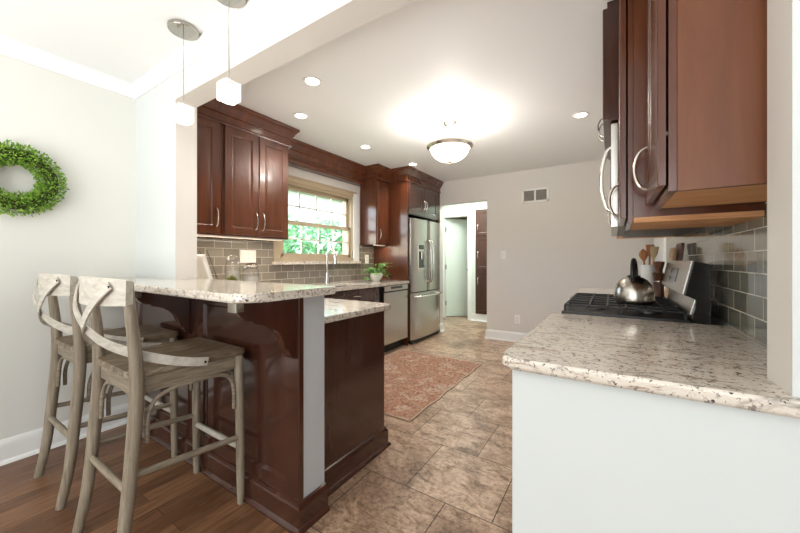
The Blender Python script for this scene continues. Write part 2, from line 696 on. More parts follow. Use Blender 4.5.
two_tone('wall_divider', [(XW, -2.358, YD, YD2, 0, ZH), (XW, 0.6, YD, YD2, ZH, ZC), (0.31, 0.6, YD, YD2, 0.9, ZH)],
         'white dropped header beam with wall stub and post between dining room and kitchen', 'wall')
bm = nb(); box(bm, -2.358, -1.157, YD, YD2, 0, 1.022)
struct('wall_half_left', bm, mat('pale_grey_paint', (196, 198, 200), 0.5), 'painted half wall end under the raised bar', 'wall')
bm = nb(); box(bm, -0.245, 3.2, YD - 0.012, YD2, 0, 0.868)
struct('wall_half_right', bm, M['white_paint'], 'pale blue-white half wall below the near granite counter', 'wall')
bm = nb(); box(bm, 0.6, 3.2, YD, YD2, 0.868, ZC)
struct('wall_front', bm, M['white_paint'], 'pale dining wall right of the kitchen opening', 'wall')

# far wall with doorway, right kitchen wall
DX0, DX1, DZ = -2.39, -1.60, 2.10
bm = nb()
box(bm, XW - 0.16, DX0, YF, YF + 0.12, 0, ZC)
box(bm, DX1, XR, YF, YF + 0.12, 0, ZC)
box(bm, DX0, DX1, YF, YF + 0.12, DZ, ZC)
struct('wall_far', bm, M['kitchen_paint'], 'greige far kitchen wall with open doorway', 'wall')
bm = nb(); box(bm, XR, XR + 0.16, YD2, YF + 0.12, 0, ZC)
struct('wall_right', bm, M['kitchen_paint'], 'right kitchen wall behind the range', 'wall')

# rest of the dining room around the camera: back wall and right wall, each with a wide opening made up for the light
bm = nb()
box(bm, -3.14, -2.1, -3.12, -3.0, 0, ZC); box(bm, 1.5, 3.2, -3.12, -3.0, 0, ZC)
box(bm, -2.1, 1.5, -3.12, -3.0, 0, 0.35); box(bm, -2.1, 1.5, -3.12, -3.0, 2.35, ZC)
struct('wall_back', bm, M['dining_paint'], 'dining room back wall with wide opening made up for the light', 'wall')
bm = nb()
box(bm, 3.0, 3.12, -3.12, -2.3, 0, ZC); box(bm, 3.0, 3.12, 0.3, 1.0, 0, ZC)
box(bm, 3.0, 3.12, -2.3, 0.3, 0, 0.35); box(bm, 3.0, 3.12, -2.3, 0.3, 2.35, ZC)
struct('wall_side', bm, M['dining_paint'], 'dining room side wall with wide opening made up for the light', 'wall')
bm = nb(); box(bm, -2.1, 1.5, -3.08, -3.05, .35, 2.35)
struct('sky_blocker_back', bm, M['trim_white'], 'unseen white panel added in the dining back wall opening to block the sky', 'window')  # added opaque panel, keeps sky light out of the back opening
bm = nb(); box(bm, 3.05, 3.08, -2.3, .3, .35, 2.35)
struct('sky_blocker_side', bm, M['trim_white'], 'unseen white panel added in the dining side wall opening to block the sky', 'window')  # same added blocker for sky light at the side opening

# hallway beyond the doorway
YH = 6.24
bm = nb()
box(bm, -3.2, -3.12, YF + 0.12, YH, 0, ZC)
box(bm, 0.0, 0.08, YF + 0.12, YH, 0, ZC)
box(bm, -3.12, -2.94, YH, YH + 0.1, 0, ZC)
box(bm, -2.40, 0.08, YH, YH + 0.1, 0, ZC)
box(bm, -2.94, -2.40, YH, YH + 0.1, 2.08, ZC)
struct('wall_hall', bm, M['mint'], 'pale mint hallway walls beyond the doorway', 'wall')
bm = nb()
box(bm, -3.38, -3.3, YH + 0.1, 8.4, 0, ZC); box(bm, -2.0, -1.92, YH + 0.1, 8.4, 0, ZC); box(bm, -3.38, -1.92, 8.4, 8.5, 0, ZC)
struct('wall_back_room', bm, mat('tan_room_paint', (206, 176, 142), 0.6), 'tan walls of the room behind the hallway door', 'wall')

# baseboards
BB = [(0.0, 0.0), (0.016, 0.0), (0.016, 0.105), (0.010, 0.125), (0.004, 0.14), (0.0, 0.14)]
SH = [(0.0, 0.0), (0.03, 0.0), (0.028, 0.012), (0.018, 0.022), (0.0, 0.022)]
def baseboard(name, path, label, m=None):
    bm = nb(); mold(bm, path, BB); mold(bm, path, SH)
    struct(name, bm, m or M['trim_white'], label, 'baseboard')
baseboard('baseboard_left', [(XW, -3.0), (XW, YD)], 'tall white baseboard along the dining wall behind the stools')
baseboard('baseboard_far', [(DX1, YF + 0.12), (DX1, YF), (XR, YF)], 'white baseboard along the far kitchen wall')
baseboard('baseboard_hall', [(-2.325, YH), (-0.0, YH)], 'white baseboard in the hallway below the dark cabinet')
baseboard('baseboard_jamb', [(-2.392, YF - 0.02), (-2.392, YF + 0.12)], 'short white baseboard at the jamb beside the refrigerator')

# white crown moulding of the dining ceiling
CR = [(0.0, 2.376), (0.010, 2.376), (0.014, 2.39), (0.020, 2.41), (0.028, 2.435), (0.032, 2.452), (0.038, 2.456), (0.038, ZC), (0.0, ZC)]
bm = nb(); mold(bm, [(XW, -3.0), (XW, YD), (3.0, YD)], CR)
struct('trim_1', bm, M['ceiling_paint'], 'white crown moulding around the dining ceiling', 'trim')

# ------------------------------------------------------------------ kitchen window
wn = sthing('window_1', 'double-hung kitchen window with almond frame and white grids above the sink', 'window', (XW, (WY0 + WY1) / 2, WZ0))
bm = nb()
# casing on the room side
cz0 = WZ0 - 0.03
box(bm, XW, XW + 0.018, WY0 - 0.07, WY0 + 0.005, cz0, WZ1 + 0.06, 0.004)
box(bm, XW, XW + 0.018, WY0 - 0.07, WY1 + 0.05, WZ1 - 0.005, WZ1 + 0.06, 0.004)
box(bm, XW, XW + 0.03, WY0 - 0.07, WY1 + 0.05, WZ1 + 0.045, WZ1 + 0.065, 0.004)
box(bm, XW, XW + 0.018, WY0, WY1, cz0, WZ0 + 0.01, 0.004)
# jamb liners
box(bm, XW - 0.16, XW, WY0, WY0 + 0.03, WZ0, WZ1); box(bm, XW - 0.16, XW, WY1 - 0.03, WY1, WZ0, WZ1)
box(bm, XW - 0.16, XW, WY0, WY1, WZ1 - 0.03, WZ1); box(bm, XW - 0.16, XW, WY0, WY1, WZ0, WZ0 + 0.02)
link('window_frame', bm, M['almond'], wn)
bm = nb(); box(bm, XW, XW + 0.02, WY1 - 0.005, WY1 + 0.115, cz0, WZ1 + 0.065, 0.004)
link('side_casing', bm, M['trim_white'], wn)['label'] = 'white right side casing'
bm = nb(); box(bm, XW - 0.02, XW + 0.05, WY0 - 0.09, WY1 + 0.12, WZ0 - 0.065, WZ0 - 0.03, 0.008)
link('window_sill', bm, M['granite'], wn)['label'] = 'granite window sill'

def sash(x, y0, y1, z0, z1, name):
    bm = nb(); f = 0.042
    box(bm, x - .018, x + .018, y0, y0 + f, z0, z1, .003); box(bm, x - .018, x + .018, y1 - f, y1, z0, z1, .003)
    box(bm, x - .018, x + .018, y0, y1, z0, z0 + f, .003); box(bm, x - .018, x + .018, y0, y1, z1 - f, z1, .003)
    s = link(name, bm, M['almond'], wn)
    bm = nb(); a0, a1, b0, b1 = y0 + f, y1 - f, z0 + f, z1 - f
    for k in range(1, 4):
        y = a0 + (a1 - a0) * k / 4 if True else 0
        box(bm, x - .008, x + .008, y - .008, y + .008, b0, b1)
    z = (b0 + b1) / 2
    box(bm, x - .008, x + .008, a0, a1, z - .008, z + .008)
    link('grid', bm, M['muntin'], s)
    bm = nb(); box(bm, x - .003, x + .003, a0, a1, b0, b1)
    link('pane', bm, M['pane'], s)
zm = (WZ0 + WZ1) / 2 - 0.02
sash(XW - 0.075, WY0 + 0.03, WY1 - 0.03, zm - 0.02, WZ1 - 0.03, 'upper_sash')
sash(XW - 0.035, WY0 + 0.03, WY1 - 0.03, WZ0 + 0.02, zm + 0.022, 'lower_sash')

# what the window looks out on
bm = nb(); box(bm, -26, -3.2, -12, 24, -0.75, -0.6)
struct('ground_yard', bm, M['lawn'], 'green yard outside the kitchen window', 'ground')
h = thing('neighbor_house', 'pale two-storey sided house seen through the kitchen window', 'house', (-15, 15, -0.6))
bm = nb(); box(bm, -17, -13.5, 7.5, 21, -0.6, 4.7); link('wall', bm, M['siding'], h)
bm = nb(); prism(bm, [(-17.6, 4.65), (-12.9, 4.65), (-12.9, 4.85), (-15.2, 6.4), (-17.6, 4.85)], 'y', 7.0, 21.5)
link('roof', bm, M['roof'], h)
bm = nb(); box(bm, -13.52, -13.44, 12.6, 13.6, 0.6, 1.9, 0.02); link('window', bm, M['steel_dark'], h)

def tree(x, y, r, hh, label, seed):
    rn = random.Random(seed)
    t_ = thing('leafy_tree', label, 'tree', (x, y, -0.6), 'trees in the yard outside the window')
    bm = nb(); tube(bm, [(x, y, -0.62), (x + .05, y, hh * .4), (x, y + .1, hh * .8)], [.12, .09, .05], 8); link('trunk', bm, M['bark'], t_)
    bm = nb()
    for _ in range(1500):
        th, ph = rn.uniform(0, 2 * PI), math.acos(rn.uniform(-1, 1))
        rr = r * rn.uniform(.55, 1.0)
        p = Vector((x + rr * math.sin(ph) * math.cos(th), y + rr * math.sin(ph) * math.sin(th), hh + rr * math.cos(ph) * .95))
        leaf(bm, p, Vector((rn.uniform(-1, 1), rn.uniform(-1, 1), rn.uniform(-.8, .6))), Vector((rn.uniform(-.4, .4), rn.uniform(-.4, .4), 1)), .26, .17)
    link('foliage', bm, M['tree_leaf'], t_, smooth=False)
tree(-9.0, 6.7, 1.2, 1.55, 'bright green leafy tree filling the left of the kitchen window', 1)
tree(-9.6, 9.5, 1.25, 1.75, 'bright green leafy tree seen through the middle of the kitchen window', 2)
tree(-9.9, 12.4, 1.35, 1.6, 'bright green leafy tree seen through the right of the kitchen window', 3)
tree(-7.4, 5.1, 0.8, 0.55, 'low leafy bush close outside the lower left of the kitchen window', 4)

# ------------------------------------------------------------------ cabinets
def bow_pull(parent, p0, p1, outv, name='handle', depth=0.03, r=0.005, m=None):
    p0, p1, outv = Vector(p0), Vector(p1), Vector(outv).normalized()
    mid = (p0 + p1) / 2
    pts = [p0, p0 + outv * depth * .55 + (mid - p0) * .16, p0 + outv * depth * .92 + (mid - p0) * .55, mid + outv * depth * 1.05,
           p1 + outv * depth * .92 + (mid - p1) * .55, p1 + outv * depth * .55 + (mid - p1) * .16, p1]
    bm = nb(); tube(bm, smooth_path(pts, 5), r, 8)
    return link(name, bm, m or M['nickel'], parent)

def fdoor(parent, o, U, V, Nn, w_, h, m, name='door', fr=0.058, th=0.019):
    """cabinet door: frame, inner bead, recessed field with a raised centre"""
    bm = nb()
    panel(bm, o, U, V, Nn, w_, h, [(0, th - .003), (0.003, th), (fr, th), (fr + .006, th - .004), (fr + .012, th - .0085), (fr + .024, th - .0085), (fr + .034, th - .0055)])
    return link(name, bm, m, parent)

X_, Y_, Z_ = Vector((1, 0, 0)), Vector((0, 1, 0)), Vector((0, 0, 1))
ZB, ZT = 1.385, 2.295     # upper cabinets, bottom and top of doors

def upper_left(name, label, y0, y1, ndoor, xf, z0, z1, pulls, pz=None, end=None):
    t_ = thing(name, label, 'cabinet', ((XW + xf) / 2, (y0 + y1) / 2, z0))
    bm = nb(); box(bm, XW + 0.002, xf - 0.019, y0 + .001, y1 - .001, z0, z1 + .02)
    link('cabinet_body', bm, M['cherry'], t_)
    wd = (y1 - y0 - 0.03) / ndoor
    for k in range(ndoor):
        a = y0 + 0.015 + wd * k
        d = fdoor(t_, (xf - 0.019, a + .003, z0 + .012), Y_, Z_, X_, wd - .006, z1 - z0 - .012, M['cherry'])
        s = pulls[k]
        yy = a + wd - .035 if s > 0 else a + .035
        zz = pz if pz else z0 + .065
        bow_pull(d, (xf, yy, zz), (xf, yy, zz + .155), X_)
    return t_

upper_left('wall_cabinet', 'dark cherry single-door wall cabinet next to the wall stub', YD2 + .002, 1.470, 1, -2.66, ZB, ZT, [1])
upper_left('wall_cabinet', 'dark cherry two-door wall cabinet left of the window', 1.472, 2.133, 2, -2.66, ZB, ZT, [1, -1])
upper_left('wall_cabinet', 'narrow dark cherry wall cabinet right of the window above the plant', 3.592, 3.898, 1, -2.68, ZB + .015, ZT - .03, [-1])
t_ = thing('wall_cabinet', 'dark two-door cabinet above the refrigerator', 'cabinet', (-2.7, 4.4, 1.835))
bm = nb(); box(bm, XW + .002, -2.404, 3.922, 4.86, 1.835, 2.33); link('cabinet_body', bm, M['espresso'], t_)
for k in range(2):
    a = 3.94 + k * .456
    d = fdoor(t_, (-2.404, a, 1.845), Y_, Z_, X_, .45, .445, M['espresso'])
    yy = a + .45 - .03 if k == 0 else a + .03
    bow_pull(d, (-2.385, yy, 1.93), (-2.385, yy, 2.08), X_)
bm = nb(); box(bm, XW + .002, -2.385, 3.90, 3.92, 0.0, 2.284)
box(bm, -2.43, -2.385, 4.862, 4.925, 0.0, 2.284)
tag(link('end_panel', bm, M['cherry'], None, origin=(-2.68, 3.91, 0)), 'tall reddish cherry panel enclosing the refrigerator side', 'panel')

# dark crown along the ceiling above cabinets and window
CP = [(-.02, 2.285), (.012, 2.285), (.014, 2.30), (.006, 2.31), (.006, 2.366), (.016, 2.37), (.020, 2.384), (.030, 2.392), (.036, 2.41), (.05, 2.43), (.058, 2.44),
      (.066, 2.444), (.068, 2.455), (.068, ZC - .001), (-.02, ZC - .001)]
bm = nb()
mold(bm, [(-2.66, YD2 + .001), (-2.66, 2.133), (-2.895, 2.133), (-2.895, 3.592), (-2.68, 3.592), (-2.68, 3.90), (-2.385, 3.90), (-2.385, YF - .002)], CP)
tag(link('crown_molding', bm, M['cherry'], None, origin=(-2.66, 2.9, 2.285)), 'dark cherry crown moulding running along the kitchen ceiling', 'moulding')
bm = nb()
prism(bm, [(XW + .002, 2.215), (-2.90, 2.215), (-2.875, 2.222), (-2.868, 2.24), (-2.874, 2.262), (-2.885, 2.284), (XW + .002, 2.284)], 'y', 2.135, 3.59)
tag(link('window_valance', bm, M['cherry'], None, origin=(-2.93, 2.86, 2.215)), 'long dark cherry valance board between the cabinets above the window', 'valance')

# backsplashes
bm = nb()
box(bm, XW + .0005, XW + .008, YD2, WY0 - .072, 0.90, ZB)
box(bm, XW + .0005, XW + .008, WY0 - .072, WY1 + .117, 0.90, WZ0 - .066)
box(bm, XW + .0005, XW + .008, WY1 + .117, 3.90, 0.90, ZB + .02)
struct('wall_backsplash_left', bm, M['tile_taupe'], 'taupe glossy subway tile backsplash below the window', 'backsplash')
bm = nb()
box(bm, XR - .008, XR - .0005, YD2, 3.9, 0.90, 1.42)
struct('wall_backsplash_right', bm, M['tile_olive'], 'grey-green glossy subway tile backsplash behind the range', 'backsplash')

# base cabinets of the sink run
XB = -2.385
def base_left(name, label, y0, y1, fronts, m, ztop=0.862):
    t_ = thing(name, label, 'cabinet', (-2.68, (y0 + y1) / 2, 0))
    bm = nb(); box(bm, XW + .002, XB - .02, y0 + .001, y1 - .001, 0.10, ztop)
    if ztop < .8:
        box(bm, XB - .04, XB - .02, y0 + .001, y1 - .001, ztop, .862)
    link('cabinet_body', bm, m, t_)
    bm = nb(); box(bm, XW + .002, XB - .08, y0 + .001, y1 - .001, 0.0, 0.10); link('toe_kick', bm, M['dark_gap'], t_)
    for (kind, a0, a1, b0, b1) in fronts:
        d = fdoor(t_, (XB - .02, a0, b0), Y_, Z_, X_, a1 - a0, b1 - b0, m, kind, 0.035 if kind == 'drawer' else .058)
        if kind == 'drawer':
            c = (a0 + a1) / 2
            bow_pull(d, (XB, c - .06, (b0 + b1) / 2), (XB, c + .06, (b0 + b1) / 2), X_)
        else:
            yy = a1 - .04
            bow_pull(d, (XB, yy, b1 - .17), (XB, yy, b1 - .04), X_)
    return t_
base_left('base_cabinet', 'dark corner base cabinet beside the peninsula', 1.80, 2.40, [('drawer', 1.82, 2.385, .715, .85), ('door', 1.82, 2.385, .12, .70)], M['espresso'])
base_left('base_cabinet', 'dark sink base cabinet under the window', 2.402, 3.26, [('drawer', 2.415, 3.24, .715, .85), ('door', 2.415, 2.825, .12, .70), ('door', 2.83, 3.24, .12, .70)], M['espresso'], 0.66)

# dishwasher
t_ = thing('dishwasher', 'stainless dishwasher between sink cabinet and refrigerator panel', 'dishwasher', (-2.67, 3.59, 0))
bm = nb(); box(bm, XW + .01, XB - .03, 3.285, 3.892, .1, .862); link('dishwasher_body', bm, M['black'], t_)
bm = nb(); box(bm, XB - .03, XB + .012, 3.325, 3.885, .12, .775, .008); link('door', bm, M['steel'], t_)
bm = nb(); box(bm, XB - .03, XB + .018, 3.325, 3.885, .79, .856, .008); p = link('control_panel', bm, M['steel'], t_)
bm = nb(); box(bm, XB + .016, XB + .020, 3.47, 3.74, .815, .845, .002); link('pocket_handle', bm, M['black_gloss'], p)
bm = nb(); box(bm, XB - .03, XB - .012, 3.325, 3.885, .772, .793); link('door_gap', bm, M['black'], t_)
bm = nb(); box(bm, XB - .09, XB - .07, 3.29, 3.89, 0, .12); link('toe_kick', bm, M['black'], t_)

# kitchen counter with sink cut-out
SX0, SX1, SY0, SY1 = -2.84, -2.46, 2.50, 3.12
bm = nb()
z0, z1 = .866, .90
box(bm, XW + .009, -2.355, YD2 + .001, SY0, z0, z1); box(bm, XW + .009, -2.355, SY1, 3.898, z0, z1)
box(bm, XW + .009, SX0, SY0, SY1, z0, z1); box(bm, SX1, -2.355, SY0, SY1, z0, z1)
prism(bm, rounded([(-2.40, YD2 + .001, 0), (-1.195, YD2 + .001, 0), (-1.195, 1.775, .045), (-2.40, 1.775, 0)]), 'z', z0, z1, .008)
tag(link('kitchen_countertop', bm, M['granite'], None, origin=(-2.66, 2.5, z0)), 'speckled granite counter along the window wall and lower peninsula', 'countertop')
t_ = thing('sink', 'undermount stainless sink below the window', 'sink', (-2.65, 2.81, .68))
bm = nb()
for b in ((SX0 - .012, SX0 - .001, SY0 - .01, SY1 + .01, .69, z0 - .001), (SX1 + .001, SX1 + .012, SY0 - .01, SY1 + .01, .69, z0 - .001),
          (SX0 - .01, SX1 + .01, SY0 - .012, SY0 - .001, .69, z0 - .001), (SX0 - .01, SX1 + .01, SY1 + .001, SY1 + .012, .69, z0 - .001), (SX0 - .01, SX1 + .01, SY0 - .01, SY1 + .01, .68, .69)):
    box(bm, *b)
link('basin', bm, M['steel'], t_)
bm = nb(); lathe(bm, [(0, .692), (.035, .692), (.04, .695), (.04, .69)], (-2.65, 2.81, 0)); link('drain', bm, M['chrome'], t_)

t_ = thing('faucet', 'tall chrome gooseneck faucet behind the sink', 'faucet', (-2.885, 2.86, .9))
bm = nb(); lathe(bm, [(0, .9), (.032, .9), (.032, .915), (.024, .93), (.022, 1.03), (.018, 1.04), (.015, 1.05), (0, 1.05)], (-2.885, 2.86, 0)); link('body', bm, M['chrome'], t_)
bm = nb()
pts = [(-2.885, 2.86, 1.04), (-2.885, 2.86, 1.235)] + [(-2.885 + .058 - .058 * math.cos(a), 2.86 + .02 * math.sin(a / 2), 1.235 + .075 * math.sin(a)) for a in [PI * k / 10 for k in range(1, 11)]]
tube(bm, pts, .0145, 10); link('spout', bm, M['chrome'], t_)
bm = nb(); tube(bm, [(-2.769, 2.88, 1.24), (-2.769, 2.88, 1.20), (-2.769, 2.88, 1.14)], [.016, .020, .022], 12); link('spray_head', bm, M['chrome'], t_)
bm = nb(); tube(bm, [(-2.875, 2.87, .985), (-2.865, 2.91, .99)], .014, 10); tube(bm, [(-2.865, 2.91, .99), (-2.86, 2.935, 1.03), (-2.858, 2.945, 1.08)], [.008, .006, .005], 8); link('lever', bm, M['chrome'], t_)

# ------------------------------------------------------------------ refrigerator
t_ = thing('refrigerator', 'stainless french-door refrigerator with water dispenser and bottom freezer', 'refrigerator', (-2.66, 4.39, 0))
FY0, FY1, FX = 3.935, 4.855, -2.41
bm = nb(); box(bm, XW + .03, FX, FY0 + .004, FY1 - .004, 0.03, 1.785, .004); link('body', bm, M['steel_dark'], t_)
def curved_front(y0, y1, z0, z1, bulge, parent, name, full=(FY0, FY1)):
    bm = nb()
    n = 14
    pr = [(FX + .006, y0)]
    for k in range(n + 1):
        y = y0 + (y1 - y0) * k / n
        s = (y - (full[0] + full[1]) / 2) / ((full[1] - full[0]) / 2)
        x = FX + .068 + bulge * (1 - s * s)
        e = min(abs(y - y0), abs(y1 - y))
        if k in (0, n):
            x -= .018
        pr.append((x, y))
    pr.append((FX + .006, y1))
    prism(bm, pr, 'z', z0, z1, .004)
    return link(name, bm, M['steel'], parent)
ymid = (FY0 + FY1) / 2
dl = curved_front(FY0, ymid - .003, .735, 1.775, .028, t_, 'door')
dr = curved_front(ymid + .003, FY1, .735, 1.775, .028, t_, 'door')
fz = curved_front(FY0, FY1, .065, .722, .028, t_, 'freezer_drawer')
for d, s in ((dl, -1), (dr, 1)):
    y = ymid + s * .035
    x = FX + .095
    bm = nb()
    pts = [(x, y, .86), (x + .04, y, .885), (x + .058, y + s * .004, 1.0), (x + .064, y + s * .005, 1.17), (x + .058, y + s * .004, 1.34), (x + .04, y, 1.455), (x, y, 1.48)]
    tube(bm, smooth_path(pts, 5), .0125, 10); link('handle', bm, M['chrome'], d)
bm = nb()
xs = lambda y: FX + .068 + .028 * (1 - ((y - ymid) / ((FY1 - FY0) / 2)) ** 2)
pts = [(xs(FY0 + .07), FY0 + .07, .665)] + [(xs(y) + .055, y, .668) for y in [FY0 + .085 + (FY1 - FY0 - .17) * k / 10 for k in range(11)]] + [(xs(FY1 - .07), FY1 - .07, .665)]
tube(bm, pts, .0135, 10); link('handle', bm, M['chrome'], fz)
dy = FY0 + .235
bm = nb(); box(bm, FX + .07, xs(dy) + .004, dy - .085, dy + .085, 1.04, 1.42, .006); dp = link('dispenser', bm, M['nickel'], dl)
bm = nb(); box(bm, FX + .07, xs(dy) + .008, dy - .07, dy + .07, 1.34, 1.405, .004); link('display', bm, M['black_gloss'], dp)
bm = nb(); box(bm, FX + .07, xs(dy) + .006, dy - .07, dy + .07, 1.06, 1.31, .004); link('recess', bm, M['black_gloss'], dp)
bm = nb(); box(bm, xs(dy), xs(dy) + .022, dy - .07, dy + .07, 1.05, 1.075, .003); link('drip_tray', bm, M['nickel'], dp)
bm = nb(); tube(bm, [(xs(dy) + .012, dy, 1.3), (xs(dy) + .016, dy - .01, 1.2)], [.02, .012], 10); link('paddle', bm, M['nickel'], dp)
bm = nb(); box(bm, FX - .03, FX + .05, FY0 + .01, FY1 - .01, 0.012, .06, .004); link('grille', bm, M['black'], t_)
for yy in (FY0 + .06, FY1 - .06):
    bm = nb(); lathe(bm, [(0, 0), (.022, 0), (.022, .03), (0, .03)], (FX + .03, yy, 0), 14); link('foot', bm, M['black'], t_)

# ------------------------------------------------------------------ peninsula
YP = 0.975     # face of the dark panelling
t_ = thing('peninsula_paneling', 'dark espresso panelled bar front with corbels behind the stools', 'panelling', (-2.05, .98, 0))
bm = nb()
x0, x1 = XW + .03, -1.152
xm = -2.05
for a, b in ((x0, xm - .004), (xm + .004, x1)):
    panel(bm, (a, YD - .001, .10), X_, Z_, -Y_, b - a, 1.02 - .10,
          [(0, .022), (.003, .025), (.085, .025), (.089, .021), (.097, .012), (.108, .012)])
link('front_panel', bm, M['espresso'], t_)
bm = nb(); box(bm, xm - .012, xm + .012, YP - .006, YD - .001, .10, 1.02, .003); link('seam_strip', bm, M['espresso'], t_)
BP = [(0, 0), (.032, 0), (.032, .006), (.028, .014), (.018, .022), (.018, .094), (.014, .102), (.010, .106), (.008, .118), (0, .122)]
bm = nb(); mold(bm, [(x0, YP), (-1.152, YP), (-1.152, YD2)][::1], [(o_, z) for o_, z in BP])
link('base_molding', bm, M['espresso'], t_)
def corbel(xc, th=.045):
    pr = [(YP, 1.021), (.695, 1.021), (.695, .998), (.702, .985), (.712, .968), (.728, .953), (.748, .945), (.763, .945), (.768, .936), (.785, .928), (.815, .923),
          (.845, .912), (.872, .893), (.892, .868), (.905, .838), (.912, .806), (.918, .799), (.93, .798), (.933, .782), (.942, .765), (.957, .752), (YP, .746)]
    bm = nb(); prism(bm, pr, 'x', xc - th, xc, .003)
    c = link('corbel', bm, M['espresso'], t_)
    bm = nb(); box(bm, xc - th - .004, xc + .006, .69, .722, .985, 1.0215, .003); link('bracket', bm, M['nickel'], c)
corbel(-1.165)
corbel(-2.085)

t_ = thing('peninsula_cabinet', 'dark espresso base cabinet under the lower peninsula counter', 'cabinet', (-1.8, 1.42, 0))
bm = nb(); box(bm, -2.36, -1.245, YD2 + .003, 1.70, .10, .864); link('cabinet_body', bm, M['espresso'], t_)
bm = nb(); box(bm, -1.245, -1.222, YD2 + .003, 1.715, .06, .864, .003); link('end_panel', bm, M['espresso'], t_)
bm = nb(); mold(bm, [(-1.222, YD2 + .004), (-1.222, 1.715), (-1.30, 1.715)][::-1][::-1], BP if False else [(o_, z) for o_, z in BP]); 
link('base_molding', bm, M['espresso'], t_)
bm = nb(); box(bm, -2.34, -1.26, YD2 + .05, 1.64, 0, .10); link('toe_kick', bm, M['dark_gap'], t_)
for k in range(2):
    a = -2.3 + k * .52
    d = fdoor(t_, (a + .51, 1.70, .12), -X_, Z_, Y_, .5, .73, M['espresso'])
    bow_pull(d, (a + .06, 1.719, .66), (a + .06, 1.719, .80), Y_)

# raised bar top: slab around the wall stub
bm = nb()
prism(bm, rounded([(XW + .004, .682, .0), (-1.10, .682, .10), (-1.10, 1.165, .03), (-2.353, 1.165, 0), (-2.353, .996, 0), (XW + .004, .996, 0)], 8), 'z', 1.0225, 1.057, .009)
tag(link('bar_countertop', bm, M['granite'], None, origin=(-2.0, .9, 1.0225)), 'raised granite bar top above the dark panelling', 'countertop')

# ------------------------------------------------------------------ right side counters
bm = nb()
prism(bm, rounded([(-.275, .965, .03), (.62, .965, 0), (.62, .997, 0), (.305, .997, 0), (.305, YD2 + .004, 0), (XR - .009, YD2 + .004, 0), (XR - .009, 1.935, 0), (-.275, 1.935, 0.0)]), 'z', .8685, .902, .010)
tag(link('near_countertop', bm, M['granite'], None, origin=(.1, 1.45, .868)), 'cream speckled granite counter on the half wall in front of the range', 'countertop')
bm = nb()
prism(bm, rounded([(-.275, 2.715, 0), (XR - .009, 2.715, 0), (XR - .009, 3.87, 0), (-.275, 3.87, .03)]), 'z', .8685, .902, .010)
tag(link('far_countertop', bm, M['granite'], None, origin=(.1, 3.3, .868)), 'cream granite counter beyond the range under the pepper mill', 'countertop')

def base_right(label, y0, y1):
    t_ = thing('base_cabinet', label, 'cabinet', (.1, (y0 + y1) / 2, 0))
    bm = nb(); box(bm, -.22, XR - .012, y0 + .002, y1 - .002, .1, .866); link('cabinet_body', bm, M['cherry'], t_)
    bm = nb(); box(bm, -.15, XR - .012, y0 + .002, y1 - .002, 0, .1); link('toe_kick', bm, M['dark_gap'], t_)
    n = 2
    wd = (y1 - y0 - .02) / n
    for k in range(n):
        a = y0 + .01 + wd * k
        d = fdoor(t_, (-.22, a + wd - .003, .12), -Y_, Z_, -X_, wd - .006, .57, M['cherry'])
        bow_pull(d, (-.239, a + wd / 2 + (.1 if k == 0 else -.1), .53), (-.239, a + wd / 2 + (.1 if k == 0 else -.1), .66), -X_)
        d = fdoor(t_, (-.22, a + wd - .003, .71), -Y_, Z_, -X_, wd - .006, .14, M['cherry'], 'drawer', .03)
        bow_pull(d, (-.239, a + wd / 2 - .06, .78), (-.239, a + wd / 2 + .06, .78), -X_)
base_right('cherry base cabinet behind the half wall under the near counter', 1.16, 1.935)
base_right('cherry base cabinet under the counter beyond the range', 2.715, 3.87)

# ------------------------------------------------------------------ range
t_ = thing('range', 'stainless gas range with black cooktop and tilted control console', 'stove', (.08, 2.325, 0))
RY0, RY1 = 1.945, 2.705
bm = nb(); box(bm, -.19, .37, RY0, RY1, .05, .885); link('range_body', bm, M['black_gloss'], t_)
bm = nb(); box(bm, -.235, -.19, RY0 + .005, RY1 - .005, .24, .76, .008); d = link('oven_door', bm, M['steel'], t_)
bm = nb(); box(bm, -.238, -.234, RY0 + .1, RY1 - .1, .36, .62, .002); link('oven_window', bm, M['black_gloss'], d)
bm = nb(); tube(bm, [(-.235, RY0 + .06, .72), (-.275, RY0 + .07, .72), (-.275, RY1 - .07, .72), (-.235, RY1 - .06, .72)], .012, 10); link('handle', bm, M['chrome'], d)
bm = nb(); box(bm, -.235, -.19, RY0 + .005, RY1 - .005, .06, .23, .006); link('storage_drawer', bm, M['steel'], t_)
bm = nb(); box(bm, -.226, -.19, RY0 + .002, RY1 - .002, .77, .884, .008); cp = link('front_panel', bm, M['steel'], t_)
for k in range(5):
    y = RY0 + .11 + k * .135
    bm = nb(); tube(bm, [(-.226, y, .835), (-.248, y, .835), (-.254, y, .835)], [.02, .019, .012], 14); link('knob', bm, M['black'], cp)
bm = nb()
box(bm, -.228, .30, RY0 + .001, RY1 - .001, .885, .911, .006); link('cooktop', bm, M['black_satin'], t_)
for bx_ in (-.08, .16):
    for by in (RY0 + .19, RY1 - .19):
        bm = nb(); lathe(bm, [(0, .911), (.05, .911), (.048, .92), (.034, .922), (.034, .93), (0, .931)], (bx_, by, 0), 20); link('burner', bm, M['steel_dark'], t_)
